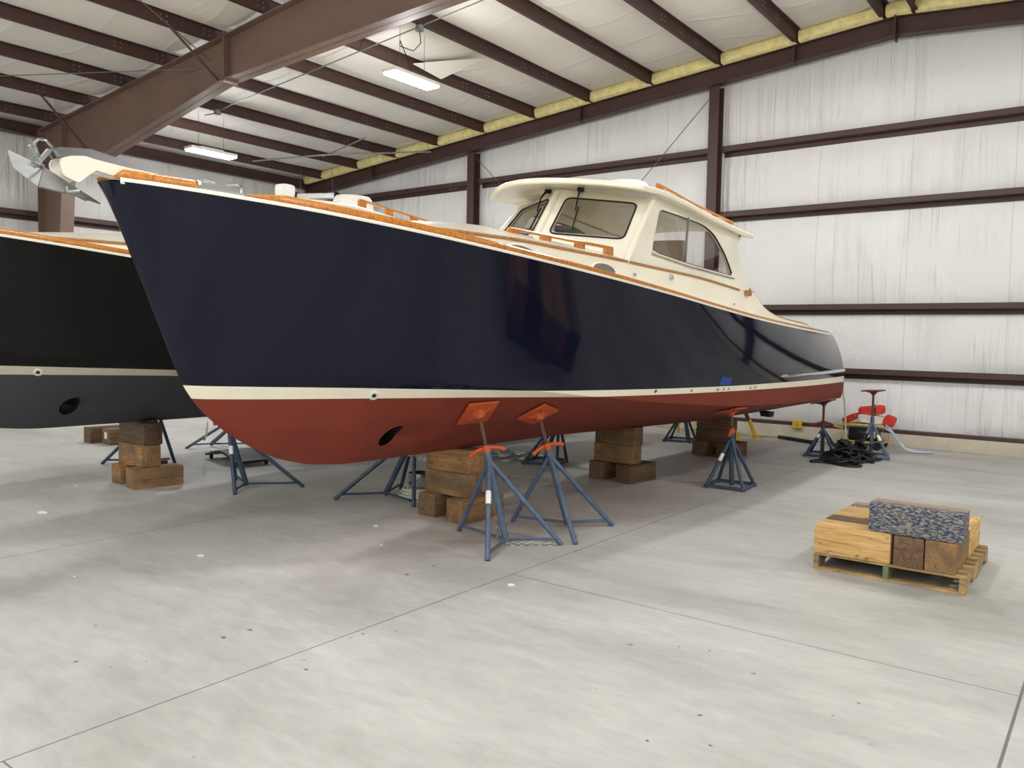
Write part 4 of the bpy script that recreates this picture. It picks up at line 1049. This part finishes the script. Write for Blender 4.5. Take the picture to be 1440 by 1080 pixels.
# red and yellow lifting frame behind the rear blocks
tr = thing('folding_trestle', 'red trestle with yellow feet leaning behind the rear blocks', 'trestle', (-5.35, 13.9, 0))
for x, y, ly in ((-.12, .0, .35), (.02, .5, -.3)):
    o = MB().tube([(x-.13, y, .30), (x-.22, y+ly*.5, .62)], .035, 8).build('leg', M['redpad'], tr)
    MB().tube([(x, y, .03), (x-.13, y, .32)], .04, 8).cbox((x+.02, y, .015), (.14, .09, .03), .005).build('foot', M['yellow'], o)
MB().tube([(-.36, .15, .62), (-.22, .38, .62)], .035, 8).build('top_bar', M['redpad'], tr)
tr2 = thing('folding_trestle', 'yellow and red trestle far off behind the navy keel', 'trestle', (-6.55, 14.0, 0))
for x in (-.12, .18):
    o = MB().tube([(x*1.5, .1, .02), (x, 0, .42)], .03, 8).build('leg', M['yellow'], tr2)
MB().tube([(-.2, 0, .42), (.28, 0, .42)], .035, 8).build('top_bar', M['redpad'], tr2)
# yellow framed pump cart with bags and hose
pc = thing('pump_cart', 'yellow framed black pump cart standing by the back wall', 'cart', (-3.40, 14.38, 0))
fr = MB()
for y in (-.2, .2):
    fr.tube([(-.36, y, .12), (-.36, y, .40), (.28, y, .40), (.28, y, .12), (-.36, y, .12)], .016, 8)
for x in (-.36, .28):
    for z in (.12, .40): fr.tube([(x, -.2, z), (x, .2, z)], .016, 8)
fr.tube([(-.36, -.2, .33), (-.52, -.2, .36)], .018, 8)
fr.build('frame', M['yellow'], pc)
MB().cbox((-.05, 0, .24), (.46, .3, .22), .04).cbox((.1, -.16, .25), (.2, .06, .14), .02).build('motor', M['black'], pc)
for x in (-.28, .2):
    for y in (-.22, .22): MB().lathe((x, y, .07), [(.01, -.02), (.07, -.02), (.07, .02), (.01, .02)], 16, align((0, 1, 0), (1, 0, 0))).build('wheel', M['black'], pc)
MB().cbox((.12, -.205, .28), (.10, .01, .16), .004).build('control_plate', M['yellow'], pc)
def bag(name, label, c, size, rot, mat, seed):
    m = MB(); r = random.Random(seed); rows = []
    for i in range(13):
        th = math.pi*i/12; row = []
        for j in range(25):
            ph = 2*math.pi*j/24; e = .32
            sx = math.copysign(abs(math.sin(th))**e*abs(math.cos(ph))**e, math.cos(ph)); sy = math.copysign(abs(math.sin(th))**e*abs(math.sin(ph))**e, math.sin(ph)); sz = math.copysign(abs(math.cos(th))**e, math.cos(th))
            k = 1+.06*math.sin(3*ph+seed)+.05*math.sin(5*th+2*ph)
            row.append(Vector((sx*size[0]/2*k, sy*size[1]/2*k, sz*size[2]/2)))
        rows.append(row)
    m.grid(rows); o = m.build(name, mat, None, 1.0, .0005); o.location = c; o.rotation_euler = rot
    return tag(o, label, 'bag')
b1 = bag('gear_bag', 'red rolled bag with black strap on top of the pump cart', (-3.36, 14.38, .64), (.40, .26, .15), (0, R(-8), .2), M['red_bag'], 1)
MB().tube([(.06, .14*math.cos(f), .085*math.sin(f)) for f in [2*math.pi*k/16 for k in range(16)]], .012, 6, True).build('strap', M['black'], b1)
bag('gear_bag', 'white bag lying under the red bag on the pump cart', (-3.34, 14.36, .497), (.40, .34, .14), (0, R(6), .1), M['white_bag'], 2)
bag('gear_bag', 'small red bag hanging off the right end of the pump cart', (-3.05, 14.32, .49), (.17, .28, .17), (0, R(18), .1), M['red_bag'], 3)
bag('gear_bag', 'pale red bag draped on the left end of the pump cart', (-3.66, 14.33, .50), (.24, .26, .10), (0, R(-28), 0), M['red_bag'], 4)
m = MB()
for k, dy in enumerate((0, .05, .1, .03)):
    m.tube([(-3.06, 14.05+dy, .38+.02*k), (-2.98, 14.08+dy, .34), (-2.90, 14.16+dy, .2), (-2.80, 14.2+dy, .07), (-2.66, 14.25+dy*.7, .02), (-2.5+.03*k, 14.3+dy, .02), (-2.42, 14.42+dy*.5, .02), (-2.6, 14.5+dy*.4, .02)], .011, 8)
m.tube([(-3.2, 14.05, .30), (-3.5, 13.95, .12), (-3.6, 13.75, .03), (-3.4, 13.6, .02)], .016, 8)
tag(m.build('clear_hose', M['hose']), 'pale lilac plastic hose trailing from the pump cart to the floor', 'hose')
# steel bowl on a coil of white rope behind the front blocks
tub = thing('steel_pan', 'shiny steel pan with black lining on the white rope coil', 'pan', (-6.10, 6.42, .105))
MB().lathe((0, 0, 0), [(.02, 0), (.135, 0), (.14, .01), (.145, .15), (.138, .152), (.132, .148), (.125, .02), (.02, .015)], 32).build('bowl', M['chrome'], tub)
MB().lathe((0, 0, .02), [(.001, 0), (.12, .0), (.129, .126), (.124, .126), (.11, .01), (.001, .008)], 32).build('liner', M['black'], tub)
m = MB()
for z, r_ in ((.016, .24), (.045, .22), (.073, .20)):
    for q in (0, .045, .09, .13): m.tube([(-6.10+(r_-q)*math.cos(f), 6.42+(r_-q)*math.sin(f), z) for f in [2*math.pi*k/36 for k in range(36)]], .015, 7, True)
tag(m.build('rope_coil', M['cable_white']), 'coil of white rope on the floor left of the front blocks', 'rope')
# creeper board, plastic film, scraps
cr = thing('mechanics_creeper', 'low black creeper board on casters beneath the black boat', 'creeper', (-9.55, 6.45, 0), rotz(R(-10)))
MB().sweep([((x, 0, .10+.05*math.cos(x*5)), (0, 1, 0), (0, 0, 1)) for x in [-.5+k*.1 for k in range(11)]], [(-.25, -.015), (.25, -.015), (.25, .015), (-.25, .015)]).build('board', M['black'], cr)
for x in (-.42, .42):
    for y in (-.2, .2): MB().lathe((x, y, .035), [(.005, -.015), (.035, -.015), (.035, .015), (.005, .015)], 14, align((0, 1, 0), (1, 0, 0))).tube([(x, y, .04), (x, y, .11)], .01, 6).build('caster', M['black'], cr)
rnd = random.Random(11); rows = []
for i in range(15):
    rows.append([(-7.55+.055*i, 8.9+.075*j, .01+.05*max(0, math.sin(i*.9+j*.5)*math.sin(j*.8))*(1 if 0 < i < 14 and 0 < j < 12 else .1)+rnd.uniform(0, .012)) for j in range(13)])
tag(MB().grid(rows).build('plastic_film', M['film'], None, .8), 'crumpled sheet of clear plastic film on the floor beyond the nearest stand', 'plastic sheet')
sc = [((-3.385, 4.49, 0), .028, 'white paper scrap lying just beside the floor joint crossing', .7), ((-5.40, 5.09, 0), .024, 'white scrap on the floor left of the front blocks', 1), ((-4.87, 4.65, 0), .014, 'tiny white scrap on the floor before the nearest stand', 1), ((-5.68, 3.5, 0), .03, 'thin white sliver on the floor at centre left', .25), ((-8.12, 3.36, 0), .05, 'thin white strip on the floor near the left edge', .2), ((-5.86, 2.63, 0), .010, 'tiny white crumb on the floor at lower left', 1), ((-9.3, 4.2, 0), .02, 'white crumb on the floor left of the black boat blocks', .6)]
for c, r_, lab, f in sc:
    o = MB().lathe((0, 0, 0), [(.001, .001), (r_, .001), (r_*.9, r_*.35), (.001, r_*.5)], 9).build('paper_scrap', M['label'], None, .8); o.location = c; o.scale = (1, f, 1); o.rotation_euler = (0, 0, .6); tag(o, lab, 'scrap')
# leaf like dark crumb at lower right
o = MB().lathe((0, 0, 0), [(.001, .001), (.016, .001), (.008, .012), (.001, .014)], 7).build('wood_chip', M['timber_brown'], None, .8); o.location = (-.46, 2.36, 0); o.scale = (1.2, .5, 1); o.rotation_euler = (0, 0, .5); tag(o, 'small dark wood chip on the floor at lower right', 'chip')
